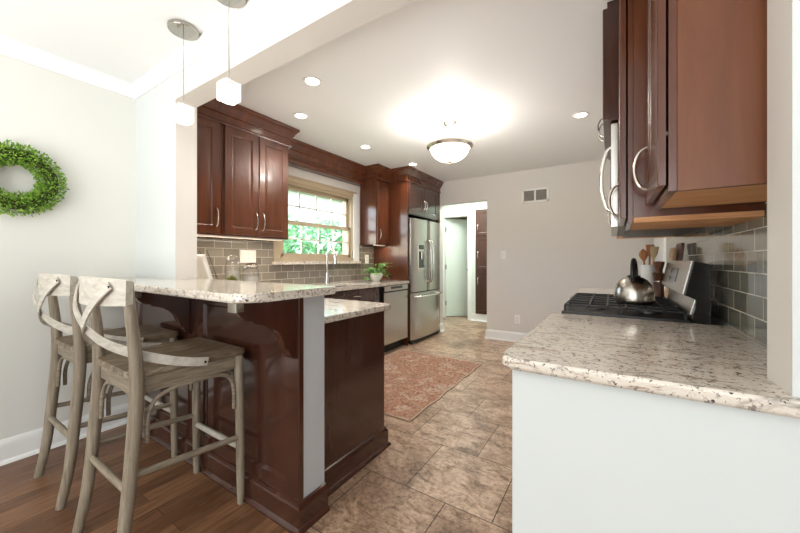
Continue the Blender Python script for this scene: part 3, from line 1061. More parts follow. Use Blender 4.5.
for k in range(3):
    a, b = RY0 + .008 + k * .249, RY0 + .008 + k * .249 + .245
    bm = nb()
    zz0, zz1 = .938, .948
    x0, x1 = -.215, .285
    box(bm, x0, x1, a, a + .01, zz0, zz1, .002); box(bm, x0, x1, b - .01, b, zz0, zz1, .002)
    box(bm, x0, x0 + .01, a, b, zz0, zz1, .002); box(bm, x1 - .01, x1, a, b, zz0, zz1, .002)
    for xx in (-.10, -.02, .06, .15, .21):
        box(bm, xx - .005, xx + .005, a, b, zz0, zz1 + .004, .002)
    c = (a + b) / 2
    box(bm, x0, x1, c - .005, c + .005, zz0, zz1, .002)
    for xx in (x0 + .005, .035, x1 - .005):
        for yy in (a + .005, b - .005):
            box(bm, xx - .006, xx + .006, yy - .006, yy + .006, .9105, zz0 + .002)
    link('grate', bm, M['black_iron'], t_)
# backguard: black end caps, tilted steel console, riser below
BGP = [(.366, .885), (.366, 1.158), (.352, 1.166), (.308, 1.180), (.275, 1.022), (.322, 1.006), (.302, .930), (.302, .885)]
bm = nb(); prism(bm, BGP, 'y', RY0 + .004, RY1 - .004, .003); bgd = link('backguard', bm, M['black_gloss'], t_)
def slab4(name, m, p, q_, y0, y1, t0, t1, parent, bev=.004):
    """thin plate on a sloped face between profile points p (top) and q (bottom), t0..t1 along it"""
    p, q_ = Vector(p), Vector(q_)
    nrm = Vector((p.y - q_.y, -(p.x - q_.x))); nrm.normalize(); nrm = -nrm if nrm.x > 0 else nrm
    a, b = p.lerp(q_, t0), p.lerp(q_, t1)
    bm = nb()
    prism(bm, [(a.x, a.y), (b.x, b.y), (b.x + nrm.x * .008, b.y + nrm.y * .008), (a.x + nrm.x * .008, a.y + nrm.y * .008)], 'y', y0, y1, bev * .5)
    return link(name, bm, m, parent)
cs = slab4('control_console', M['steel'], BGP[3], BGP[4], RY0 + .006, RY1 - .006, .02, .97, bgd)
slab4('riser_trim', M['steel'], BGP[5], BGP[6], RY0 + .02, RY1 - .02, .05, .95, bgd)
p_, q2 = Vector(BGP[3]), Vector(BGP[4])
dsp = [(v.x - .009, v.y) for v in (p_.lerp(q2, .25), p_.lerp(q2, .7))]
bm = nb(); prism(bm, [dsp[0], dsp[1], (dsp[1][0] - .002, dsp[1][1]), (dsp[0][0] - .002, dsp[0][1])], 'y', 2.22, 2.43); link('clock_display', bm, M['black_gloss'], cs)
for yy in (RY0 + .05, RY1 - .05):
    for xx in (-.15, .32):
        bm = nb(); lathe(bm, [(0, 0), (.02, 0), (.02, .05), (0, .05)], (xx, yy, 0), 12); link('foot', bm, M['black'], t_)

# kettle on the near grate
kx, ky, kz = .098, 2.16, .9525
t_ = thing('kettle', 'brushed steel tea kettle with black loop handle on the cooktop', 'kettle', (kx, ky, kz))
bm = nb(); lathe(bm, [(0, 0), (.080, 0), (.087, .006), (.090, .02), (.090, .045), (.086, .075), (.076, .102), (.060, .124), (.042, .136), (.028, .141), (.026, .143), (0, .143)], (kx, ky, kz), 40)
ks = mat('brushed_kettle_steel', (176, 170, 162), 0.24, 1.0)
link('body', bm, ks, t_)
bm = nb(); lathe(bm, [(.03, .14), (.03, .147), (.012, .152), (.01, .160), (.014, .166), (.012, .174), (0, .176)], (kx, ky, kz), 24); link('lid', bm, M['leather_black'], t_)
bm = nb()
pts = [(kx - .006, ky - .05, kz + .118), (kx - .008, ky - .055, kz + .165), (kx - .006, ky - .038, kz + .212), (kx, ky, kz + .232), (kx + .008, ky + .038, kz + .212), (kx + .012, ky + .055, kz + .165), (kx + .010, ky + .05, kz + .118)]
tube(bm, smooth_path(pts, 5), [.010] * 31, 10); link('handle', bm, M['leather_black'], t_)
bm = nb(); tube(bm, [(kx + .012, ky + .062, kz + .07), (kx + .018, ky + .105, kz + .105), (kx + .020, ky + .122, kz + .128)], [.022, .016, .013], 12); link('spout', bm, ks, t_)

# crock with utensils, pepper mill, cutting boards beyond the range
cx, cy = .208, 2.83
t_ = thing('utensil_crock', 'tall white ribbed crock behind the kettle holding wooden spoons', 'crock', (cx, cy, .902))
bm = nb()
pr = [(0, .902), (.036, .902), (.040, .91)] + [(.042 + (.0012 if k % 2 else 0), .92 + k * .012) for k in range(18)] + [(.043, 1.142), (.041, 1.15), (.037, 1.15), (.036, .93), (0, .93)]
lathe(bm, pr, (cx, cy, 0), 24); tag(link('vessel', bm, M['white_ceramic'], t_), 'white ribbed vessel', None) if False else link('vessel', bm, M['white_ceramic'], t_)
def spoon(dx, dy_, tx, ty, top, label, head, group='wooden utensils in the white crock', m=None):
    b0 = Vector((cx + dx, cy + dy_, .94)); tp = Vector((cx + tx, cy + ty, top))
    ax = (tp - b0).normalized()
    bm = nb()
    tube(bm, [b0, b0.lerp(tp, .6), tp - ax * .05], [.005, .005, .006], 8)
    L = .085
    if head == 'spoon':
        tube(bm, [tp - ax * .06 + ax * L * k / 8 for k in range(9)], [.006, .012, .019, .024, .026, .025, .021, .013, .003], 12, flat=.45)
    else:
        tube(bm, [tp - ax * .06 + ax * L * k / 6 for k in range(7)], [.006, .012, .018, .021, .022, .023, .024], 12, flat=.28)
    tag(link('cooking_spoon' if head == 'spoon' else 'spatula', bm, m or M['spoon_wood'], None, origin=b0), label, head, group)
spoon(-.005, .01, -.026, .0, 1.235, 'wooden spoon with rounded bowl standing leftmost in the white crock', 'spoon')
spoon(.006, .014, .014, .034, 1.265, 'tall flat wooden spatula standing in the middle of the white crock', 'spatula')
spoon(.008, -.012, .034, -.018, 1.25, 'narrow pale spatula leaning to the right in the white crock', 'spatula', m=mat('pale_bamboo', (206, 178, 134), .5))

t_ = thing('pepper_mill', 'dark wooden hourglass pepper mill beside the range console', 'mill', (.262, 2.77, .902))
bm = nb(); lathe(bm, [(0, .902), (.030, .902), (.031, .91), (.029, .95), (.027, 1.0), (.027, 1.035), (.024, 1.038), (0, 1.038)], (.262, 2.77, 0), 24); link('base', bm, M['walnut'], t_)
bm = nb(); lathe(bm, [(0, 1.038), (.022, 1.038), (.022, 1.046), (0, 1.046)], (.262, 2.77, 0), 24); link('collar', bm, M['nickel'], t_)
bm = nb(); lathe(bm, [(0, 1.046), (.026, 1.046), (.036, 1.085), (.037, 1.092), (.022, 1.1), (.02, 1.115), (.026, 1.14), (.031, 1.165), (.031, 1.172), (0, 1.175)], (.262, 2.77, 0), 24); link('top', bm, M['walnut'], t_)

def board(x0, x1, y, w_, z1, label, m):
    bm = nb()
    prism(bm, [(y - w_ / 2, .903), (y + w_ / 2, .903), (y + w_ / 2, z1 - .02), (y + w_ / 2 - .02, z1), (y - w_ / 2 + .02, z1), (y - w_ / 2, z1 - .02)], 'x', 0, x1 - x0, .003)
    bmesh.ops.rotate(bm, cent=(0, y, .903), matrix=Matrix.Rotation(.10, 3, 'Y'), verts=bm.verts)
    bmesh.ops.translate(bm, verts=bm.verts, vec=(x0, 0, 0))
    tag(link('cutting_board', bm, m, None, origin=(x0, y, .903)), label, 'cutting board', 'cutting boards leaning on the right backsplash')
board(.345, .363, 2.93, .22, 1.30, 'dark walnut cutting board leaning on the tiles beyond the range', M['walnut'])
board(.315, .331, 2.95, .17, 1.27, 'light wooden cutting board leaning in front of the walnut one', wood('maple_board', (176, 138, 100), (200, 164, 124), (214, 182, 146), .5, 0, (20, 3, 20)))

# ------------------------------------------------------------------ right upper cabinets and microwave
t_ = thing('wall_cabinet', 'nearest brown wall cabinet hanging beside the post on the right', 'cabinet', (.29, 1.36, 1.37))
bm = nb(); box(bm, .150, XR - .009, 1.165, 1.183, 1.37, ZC - .002); box(bm, .150, XR - .009, 1.53, 1.548, 1.37, ZC - .002)
box(bm, .150, XR - .009, 1.183, 1.53, 1.40, ZC - .002)
box(bm, .37, XR - .009, 1.1625, 1.166, 1.385, ZC - .002)
link('cabinet_body', bm, M['cherry_side'], t_)
bm = nb()
box(bm, .1505, XR - .010, 1.1835, 1.5295, 1.3705, 1.3995)
link('underside', bm, M['raw_wood'], t_)['label'] = 'raw pale wood underside'
bm = nb(); box(bm, .131, .1495, 1.163, 1.548, 1.37, ZC - .002, .002); link('face_frame', bm, M['cherry'], t_)
d = fdoor(t_, (.126, 1.525, 1.39), -Y_, Z_, -X_, .355, ZC - .03 - 1.39, M['cherry'], 'door', .06, .019)
bow_pull(d, (.107, 1.475, 1.435), (.107, 1.475, 1.585), -X_, depth=.036, r=.006)
for zz in (1.53, 2.28):
    bm = nb(); box(bm, .126, .131, 1.176, 1.188, zz, zz + .010); link('bumper', bm, M['steel_dark'], d)

t_ = thing('wall_cabinet', 'brown wall cabinet between the near cabinet and the microwave', 'cabinet', (.24, 1.74, 1.325))
bm = nb(); box(bm, .069, XR - .009, 1.552, 1.568, 1.345, ZC - .002); box(bm, .069, XR - .009, 1.915, 1.932, 1.345, ZC - .002); box(bm, .069, XR - .009, 1.568, 1.915, 1.38, ZC - .002)
link('cabinet_body', bm, M['cherry'], t_)
bm = nb(); box(bm, .070, XR - .010, 1.553, 1.931, 1.3255, 1.3445)
link('underside', bm, M['raw_wood'], t_)['label'] = 'raw pale wood underside'
bm = nb(); box(bm, .052, .0685, 1.55, 1.932, 1.325, ZC - .002, .002); link('face_frame', bm, M['cherry'], t_)
d = fdoor(t_, (.046, 1.925, 1.345), -Y_, Z_, -X_, .368, ZC - .03 - 1.345, M['cherry'])
bow_pull(d, (.027, 1.88, 1.39), (.027, 1.88, 1.54), -X_, depth=.036, r=.006)

t_ = thing('microwave', 'stainless over-range microwave with long curved handle', 'microwave', (.2, 2.32, 1.34))
bm = nb(); box(bm, .03, XR - .009, 1.942, 2.70, 1.345, 1.86, .004); link('body', bm, M['steel_dark'], t_)
bm = nb(); box(bm, -.004, .029, 1.942, 2.70, 1.345, 1.86, .006); d = link('door', bm, M['steel'], t_)
bm = nb(); box(bm, -.007, -.003, 2.10, 2.64, 1.43, 1.80, .003); link('window', bm, M['black_gloss'], d)
bm = nb(); tube(bm, smooth_path([(-.004, 2.03, 1.435), (-.024, 2.03, 1.455), (-.042, 2.03, 1.53), (-.047, 2.03, 1.60), (-.042, 2.03, 1.67), (-.024, 2.03, 1.745), (-.004, 2.03, 1.765)], 5), .009, 10); link('handle', bm, M['chrome'], d)
bm = nb(); box(bm, .06, .36, 2.0, 2.64, 1.33, 1.3445, .004); link('vent_grille', bm, M['black'], t_)

t_ = thing('wall_cabinet', 'dark wall cabinet with two doors above the microwave', 'cabinet', (.2, 2.32, 1.88))
bm = nb(); box(bm, -.02, XR - .009, 1.942, 2.70, 1.875, ZC - .002); link('cabinet_body', bm, M['espresso'], t_)
for k in range(2):
    d = fdoor(t_, (-.02, 2.315 + k * .379, 1.885), -Y_, Z_, -X_, .37, ZC - .03 - 1.885, M['espresso'])
    bow_pull(d, (-.039, 2.28 + k * .09, 1.91), (-.039, 2.28 + k * .09, 2.02), -X_)
t_ = thing('wall_cabinet', 'farthest wall cabinet on the right beyond the microwave', 'cabinet', (.2, 2.93, 1.34))
bm = nb(); box(bm, .03, XR - .009, 2.71, 3.15, 1.375, ZC - .002); link('cabinet_body', bm, M['cherry'], t_)
bm = nb(); box(bm, .032, XR - .012, 2.712, 3.148, 1.352, 1.3745); link('underside', bm, M['raw_wood'], t_)['label'] = 'raw pale wood underside'
d = fdoor(t_, (.03, 3.14, 1.375), -Y_, Z_, -X_, .42, ZC - .03 - 1.375, M['cherry'])
bow_pull(d, (.011, 2.76, 1.42), (.011, 2.76, 1.56), -X_)
# ------------------------------------------------------------------ hallway door, hall cabinet, right door
dr_ = sthing('door_1', 'pale mint panel-less hallway door standing ajar', 'door', (-3.03, YH + .06, 0))
a0, a1 = Vector((-2.915, 6.30)), Vector((-2.55, 6.70))
u = (a1 - a0).normalized(); nn = Vector((u.y, -u.x))
bm = nb()
prism(bm, [tuple(a0), tuple(a1), tuple(a1 - nn * .038), tuple(a0 - nn * .038)], 'z', .012, 2.05, .003)
link('door_leaf', bm, M['mint'], dr_)
kp = a0.lerp(a1, .90)
bm = nb(); tube(bm, [(kp.x, kp.y, .98), (kp.x + nn.x * .03, kp.y + nn.y * .03, .98)], [.012, .01], 10)
tube(bm, [(kp.x + nn.x * (.03 + .01 * k), kp.y + nn.y * (.03 + .01 * k), .98) for k in range(5)], [.012, .024, .028, .024, .008], 14)
link('knob', bm, M['steel_dark'], dr_)
for zz in (.25, 1.0, 1.78):
    bm = nb(); tube(bm, [(a0.x + nn.x * .008, a0.y + nn.y * .008, zz), (a0.x + nn.x * .008, a0.y + nn.y * .008, zz + .09)], .009, 8); link('hinge', bm, M['steel_dark'], dr_)
bm = nb()
box(bm, -3.015, -2.93, YH - .018, YH, 0, 2.15, .004); box(bm, -2.41, -2.325, YH - .018, YH, 0, 2.15, .004); box(bm, -3.015, -2.325, YH - .02, YH, 2.07, 2.155, .004)
box(bm, -2.94, -2.925, YH, YH + .1, 0, 2.08); box(bm, -2.415, -2.40, YH, YH + .1, 0, 2.08); box(bm, -2.94, -2.40, YH, YH + .1, 2.065, 2.08)
struct('trim_2', bm, M['trim_white'], 'white casing around the hallway door', 'trim')
t_ = thing('hall_cabinet', 'tall narrow dark cherry cabinet built into the hallway wall', 'cabinet', (-2.05, YH, .14))
bm = nb(); box(bm, -2.245, -1.70, YH - .02, YH - .0005, .142, 2.17); link('face_frame', bm, M['espresso'], t_)
for z0_, z1_, pz in ((.15, .98, .78), (.995, 1.64, 1.29), (1.655, 2.16, 1.82)):
    d = fdoor(t_, (-2.235, YH - .02, z0_), X_, Z_, -Y_, .52, z1_ - z0_, M['espresso'])
    bow_pull(d, (-2.185, YH - .039, pz - .07), (-2.185, YH - .039, pz + .07), -Y_)

t2 = sthing('door_2', 'white door with casing at the far end of the right wall', 'door', (XR, 4.42, 0))
bm = nb(); box(bm, XR - .02, XR, 3.98, 4.06, 0, 2.12, .004); box(bm, XR - .02, XR, 4.80, 4.88, 0, 2.12, .004); box(bm, XR - .02, XR, 3.98, 4.88, 2.04, 2.12, .004); link('casing', bm, M['trim_white'], t2)
bm = nb(); panel(bm, (XR - .001, 4.80, .01), -Y_, Z_, -X_, .74, 2.03, [(0, .006), (.1, .006), (.11, .002), (.13, .002)]); link('door_leaf', bm, M['trim_white'], t2)
bm = nb(); tube(bm, [(XR - .006 - .012 * k, 4.12, .98) for k in range(5)], [.01, .012, .026, .026, .008], 14); link('knob', bm, M['nickel'], t2)

# ------------------------------------------------------------------ wall plates, vent
def plate(name, label, o, U, Nn, w_, h, kind):
    o, U, Nn = Vector(o), Vector(U), Vector(Nn)
    t_ = thing(name, label, 'outlet' if kind == 'outlet' else 'switch', o)
    bm = nb(); panel(bm, o - U * w_ / 2 - Z_ * h / 2, U, Z_, Nn, w_, h, [(0, .003), (.003, .006), (.01, .006)]); link('plate', bm, M['white_plastic'], t_)
    n = 1 if kind == 'outlet' else max(1, round(w_ / .055))
    for k in range(n):
        c = o + U * ((k + .5) * w_ / n - w_ / 2)
        if kind == 'outlet':
            for s in (-1, 1):
                bm = nb(); panel(bm, c - U * .015 + Z_ * (s * .021 - .014), U, Z_, Nn, .03, .028, [(0, .0075), (.003, .008)]); sk = link('socket', bm, M['white_ceramic'], t_)
                bm = nb()
                for dx in (-.006, .006):
                    panel(bm, c + U * (dx - .001) + Z_ * (s * .021 - .004), U, Z_, Nn, .002, .009, [(0, .0086)], .007)
                link('slot', bm, M['black'], sk)
        else:
            bm = nb(); panel(bm, c - U * .015 - Z_ * .032, U, Z_, Nn, .03, .064, [(0, .007), (.002, .009)]); link('rocker', bm, M['white_ceramic'], t_)
plate('switch_plate', 'triple white switch plate on the taupe tiles above the canisters', (XW + .008, 1.893, 1.22), Y_, X_, .165, .125, 'switch')
plate('outlet_plate', 'white outlet on the tiles behind the potted plant', (XW + .008, 3.735, 1.20), Y_, X_, .08, .125, 'outlet')
plate('switch_plate', 'single white switch on the far wall beside the doorway', (-1.353, YF, 1.262), -X_ * -1, -Y_, .075, .12, 'switch')
plate('outlet_plate', 'white outlet low on the far wall above the baseboard', (-1.153, YF, .326), X_, -Y_, .075, .12, 'outlet')
t_ = thing('air_vent', 'white return air vent high on the far wall', 'vent', (-.91, YF, 2.1))
bm = nb()
vx0, vx1, vz0, vz1 = -1.087, -.73, 2.0, 2.196
for b in ((vx0, vx1, YF - .012, YF, vz0, vz0 + .026), (vx0, vx1, YF - .012, YF, vz1 - .026, vz1), (vx0, vx0 + .028, YF - .012, YF, vz0, vz1), (vx1 - .028, vx1, YF - .012, YF, vz0, vz1), (-.92, -.898, YF - .012, YF, vz0, vz1)):
    box(bm, *b, .002)
link('frame', bm, M['white_plastic'], t_)
bm = nb(); box(bm, vx0 + .02, vx1 - .02, YF - .003, YF - .0005, vz0 + .02, vz1 - .02); link('backing', bm, M['vent_grey'], t_)
bm = nb()
for k in range(11):
    z = vz0 + .032 + k * .0132
    prism(bm, [(YF - .009, z), (YF - .003, z + .006), (YF - .003, z + .0075), (YF - .009, z + .0015)], 'x', vx0 + .02, vx1 - .02)
link('louver', bm, mat('vent_louver_grey', (168, 160, 152), .5), t_)

# ------------------------------------------------------------------ lamps
def point(name, loc, power, col=(1, .86, .70), r=.04, parent=None):
    d = bpy.data.lights.new(name, 'POINT'); d.energy = power; d.color = col; d.shadow_soft_size = r
    o = bpy.data.objects.new(name, d); C.objects.link(o); o.location = loc
    return o

cans = [((-1.81, 1.65), 'recessed ceiling light nearest the header beam'), ((-2.33, 1.99), 'recessed ceiling light above the two-door cabinet left of the window'),
        ((-2.35, 2.93), 'recessed ceiling light above the window'), ((-2.24, 3.80), 'recessed ceiling light touching the crown near the refrigerator'),
        ((-.234, 3.32), 'recessed ceiling light on the right near the microwave')]
for (x, y), lb in cans:
    t_ = thing('recessed_light', lb, 'ceiling light', (x, y, ZC), 'recessed lights in the kitchen ceiling')
    bm = nb(); lathe(bm, [(.068, ZC - .0005), (.068, ZC - .004), (.060, ZC - .008), (.050, ZC - .006), (.048, ZC - .0005)], (x, y, 0), 32); link('trim_ring', bm, M['white_plastic'], t_)
    bm = nb(); lathe(bm, [(0, ZC - .003), (.049, ZC - .003)], (x, y, 0), 28); link('lens', bm, M['lens'], t_)
    d = bpy.data.lights.new('can_lamp', 'SPOT'); d.energy = 30; d.color = (1, .955, .90); d.spot_size = math.radians(125); d.spot_blend = .7; d.shadow_soft_size = .05
    o = bpy.data.objects.new('can_lamp', d); C.objects.link(o); o.location = (x, y, ZC - .02)

fx, fy = -1.27, 2.83
t_ = thing('flush_mount_light', 'semi-flush ceiling light with frosted bowl and metal rim', 'ceiling light', (fx, fy, 2.08))
bm = nb(); lathe(bm, [(0, ZC - .001), (.065, ZC - .001), (.066, ZC - .012), (.05, ZC - .03), (.02, ZC - .04), (.012, ZC - .05), (.012, 2.36), (.02, 2.35), (.02, 2.335), (0, 2.33)], (fx, fy, 0), 28); link('canopy', bm, M['nickel'], t_)
bm = nb()
for k in range(3):
    a = 2 * PI * k / 3 + .4
    tube(bm, smooth_path([(fx + .014 * math.cos(a), fy + .014 * math.sin(a), 2.35), (fx + .08 * math.cos(a), fy + .08 * math.sin(a), 2.33), (fx + .15 * math.cos(a), fy + .15 * math.sin(a), 2.285), (fx + .197 * math.cos(a), fy + .197 * math.sin(a), 2.255)], 4), .006, 8)
link('arm', bm, M['nickel'], t_)
bm = nb(); lathe(bm, [(.17, 2.268), (.185, 2.275), (.200, 2.265), (.213, 2.248), (.213, 2.236), (.200, 2.224), (.188, 2.214), (.180, 2.22), (.17, 2.24), (.17, 2.268)], (fx, fy, 0), 48); link('rim', bm, M['nickel'], t_)
bm = nb(); lathe(bm, [(.182, 2.232), (.180, 2.215), (.168, 2.18), (.14, 2.145), (.10, 2.118), (.05, 2.103), (.0, 2.10)], (fx, fy, 0), 48); link('glass_bowl', bm, M['bowl_glass'], t_)
bm = nb(); lathe(bm, [(0, 2.104), (.018, 2.102), (.016, 2.092), (.008, 2.088), (.012, 2.078), (.01, 2.068), (0, 2.060)], (fx, fy, 0), 16); link('finial', bm, M['nickel'], t_)
point('bowl_lamp', (fx, fy, 2.31), 30, (1, .96, .91), .06)

def pendant(x, y, label, ang):
    t_ = thing('pendant_light', label, 'pendant light', (x, y, 1.93), 'cube pendants over the bar')
    bm = nb(); lathe(bm, [(.072, ZC - .0005), (.075, ZC - .004), (.075, ZC - .018), (.072, ZC - .022), (0, ZC - .024)], (x, y, 0), 40); link('canopy', bm, M['smoked_chrome'], t_)
    bm = nb(); tube(bm, [(x, y, ZC - .02), (x, y, 2.055)], .0022, 8); tube(bm, [(x, y, 2.30), (x, y, 2.052)], [.003, .004], 8); link('cord', bm, M['nickel'], t_)
    s = .039
    bm = nb(); box(bm, -s, s, -s, s, 1.946, 2.034, .005)
    bmesh.ops.rotate(bm, cent=(0, 0, 0), matrix=Matrix.Rotation(ang, 3, 'Z'), verts=bm.verts); bmesh.ops.translate(bm, verts=bm.verts, vec=(x, y, 0))
    cb = link('crystal_cube', bm, M['bubble_glass'], t_)
    bm = nb(); lathe(bm, [(0, 1.965), (.018, 1.967), (.020, 1.972), (.020, 2.005), (.014, 2.014), (0, 2.014)], (x, y, 0), 20); link('glowing_core', bm, M['crystal_core'], cb)
    bm = nb()
    for sx in (-1, 1):
        for sy in (-1, 1):
            c_, s_ = math.cos(ang), math.sin(ang)
            px, py = x + (sx * .022) * c_ - (sy * .022) * s_, y + (sx * .022) * s_ + (sy * .022) * c_
            lathe(bm, [(0, 1.9425), (.005, 1.9425), (.005, 1.9465), (0, 1.9465)], (px, py, 0), 10); lathe(bm, [(0, 2.0335), (.005, 2.0335), (.005, 2.038), (0, 2.038)], (px, py, 0), 10)
    lathe(bm, [(0, 2.0335), (.014, 2.0335), (.014, 2.046), (.006, 2.056), (0, 2.056)], (x, y, 0), 16)
    link('fitting', bm, M['chrome'], t_)
    point('pendant_lamp', (x, y, 1.925), 1.2, (1, .95, .88), .03)
pendant(-2.0, .888, 'glass cube pendant hanging nearer the dining wall over the bar', .0)
pendant(-1.55, .888, 'glass cube pendant hanging farther from the dining wall over the bar', .0)

# under-cabinet strip lamps
for lb, y0_, y1_, x_, z_ in (('slim light strip under the left wall cabinets', 1.2, 2.1, -2.74, ZB - .012), ('slim light strip under the narrow cabinet above the plant', 3.63, 3.87, -2.76, ZB + .003)):
    t_ = thing('light_strip', lb, 'light', (x_, (y0_ + y1_) / 2, z_))
    bm = nb(); box(bm, x_ - .02, x_ + .02, y0_, y1_, z_ + .003, z_ + .012); link('housing', bm, M['white_plastic'], t_)
    bm = nb(); box(bm, x_ - .015, x_ + .015, y0_ + .01, y1_ - .01, z_, z_ + .004); link('diffuser', bm, M['strip_lens'], t_)
    area('strip_lamp', (x_, (y0_ + y1_) / 2, z_ - .004), (0, 0, 0), .03, y1_ - y0_ - .03, 3.2 * (y1_ - y0_), (1, .88, .72))

# ------------------------------------------------------------------ wreath
wy, wz, wx = .405, 1.655, XW + .05
t_ = thing('wreath', 'round green boxwood wreath hanging on the dining wall', 'wreath', (XW, wy, wz))
RR, rt = .148, .058
bm = nb(); tube(bm, [(wx, wy + RR * math.cos(a), wz + RR * math.sin(a)) for a in [2 * PI * k / 48 for k in range(48)]], .030, 10, closed=True); link('twig_ring', bm, mat('wreath_twig', (54, 62, 28), .9), t_)
bm = nb()
for _ in range(3600):
    a, b = random.uniform(0, 2 * PI), random.uniform(0, 2 * PI)
    r = rt * random.uniform(.5, 1.0) * (1.12 if random.random() < .12 else 1)
    cdir = Vector((0, math.cos(a), math.sin(a)))
    nd = cdir * math.cos(b) + Vector((1, 0, 0)) * math.sin(b)
    if nd.x < -.75:
        continue
    p = Vector((wx, wy, wz)) + cdir * RR + nd * r
    if p.x < XW + .004:
        continue
    tang = Vector((0, -math.sin(a), math.cos(a)))
    d = nd + tang * random.uniform(-.9, .9) + Vector((random.uniform(-.5, .5), random.uniform(-.5, .5), random.uniform(-.5, .5)))
    if d.x < 0 and p.x < XW + .03:
        d.x = abs(d.x)
    leaf(bm, p, d, Vector((random.uniform(-1, 1), random.uniform(-1, 1), random.uniform(-1, 1))), random.uniform(.014, .024), random.uniform(.009, .013))
link('foliage', bm, M['boxwood'], t_, smooth=False)

# ------------------------------------------------------------------ rug
t_ = thing('area_rug', 'faded red and beige oriental rug on the kitchen tiles', 'rug', (-1.80, 2.86, 0))
bm = nb()
x0, x1, y0, y1 = -2.335, -1.245, 2.065, 3.66
nx, ny = 16, 30
vv = []
for j in range(ny + 1):
    row = []
    for i in range(nx + 1):
        x, y = x0 + (x1 - x0) * i / nx, y0 + (y1 - y0) * j / ny
        if i == nx:
            x += .008 * math.sin(j * .9) * (1 if 3 < j < 27 else 0)
        row.append(bm.verts.new((x, y, .008 + .0012 * math.sin(i * 1.3 + j * .7))))
    vv.append(row)
for j in range(ny):
    for i in range(nx):
        bm.faces.new((vv[j][i], vv[j][i + 1], vv[j + 1][i + 1], vv[j + 1][i]))
edge = [vv[0][i] for i in range(nx)] + [vv[j][nx] for j in range(ny)] + [vv[ny][i] for i in range(nx, 0, -1)] + [vv[j][0] for j in range(ny, 0, -1)]
ept = [v.co.copy() for v in edge]
low = [bm.verts.new((v.co.x, v.co.y, .0005)) for v in edge]
for k in range(len(edge)):
    k2 = (k + 1) % len(edge)
    bm.faces.new((edge[k], low[k], low[k2], edge[k2]))
link('pile', bm, M['rug'], t_)
bm = nb(); tube(bm, [(p.x, p.y, .0062) for p in ept], .0058, 6, closed=True); link('binding', bm, M['rug_edge'], t_)

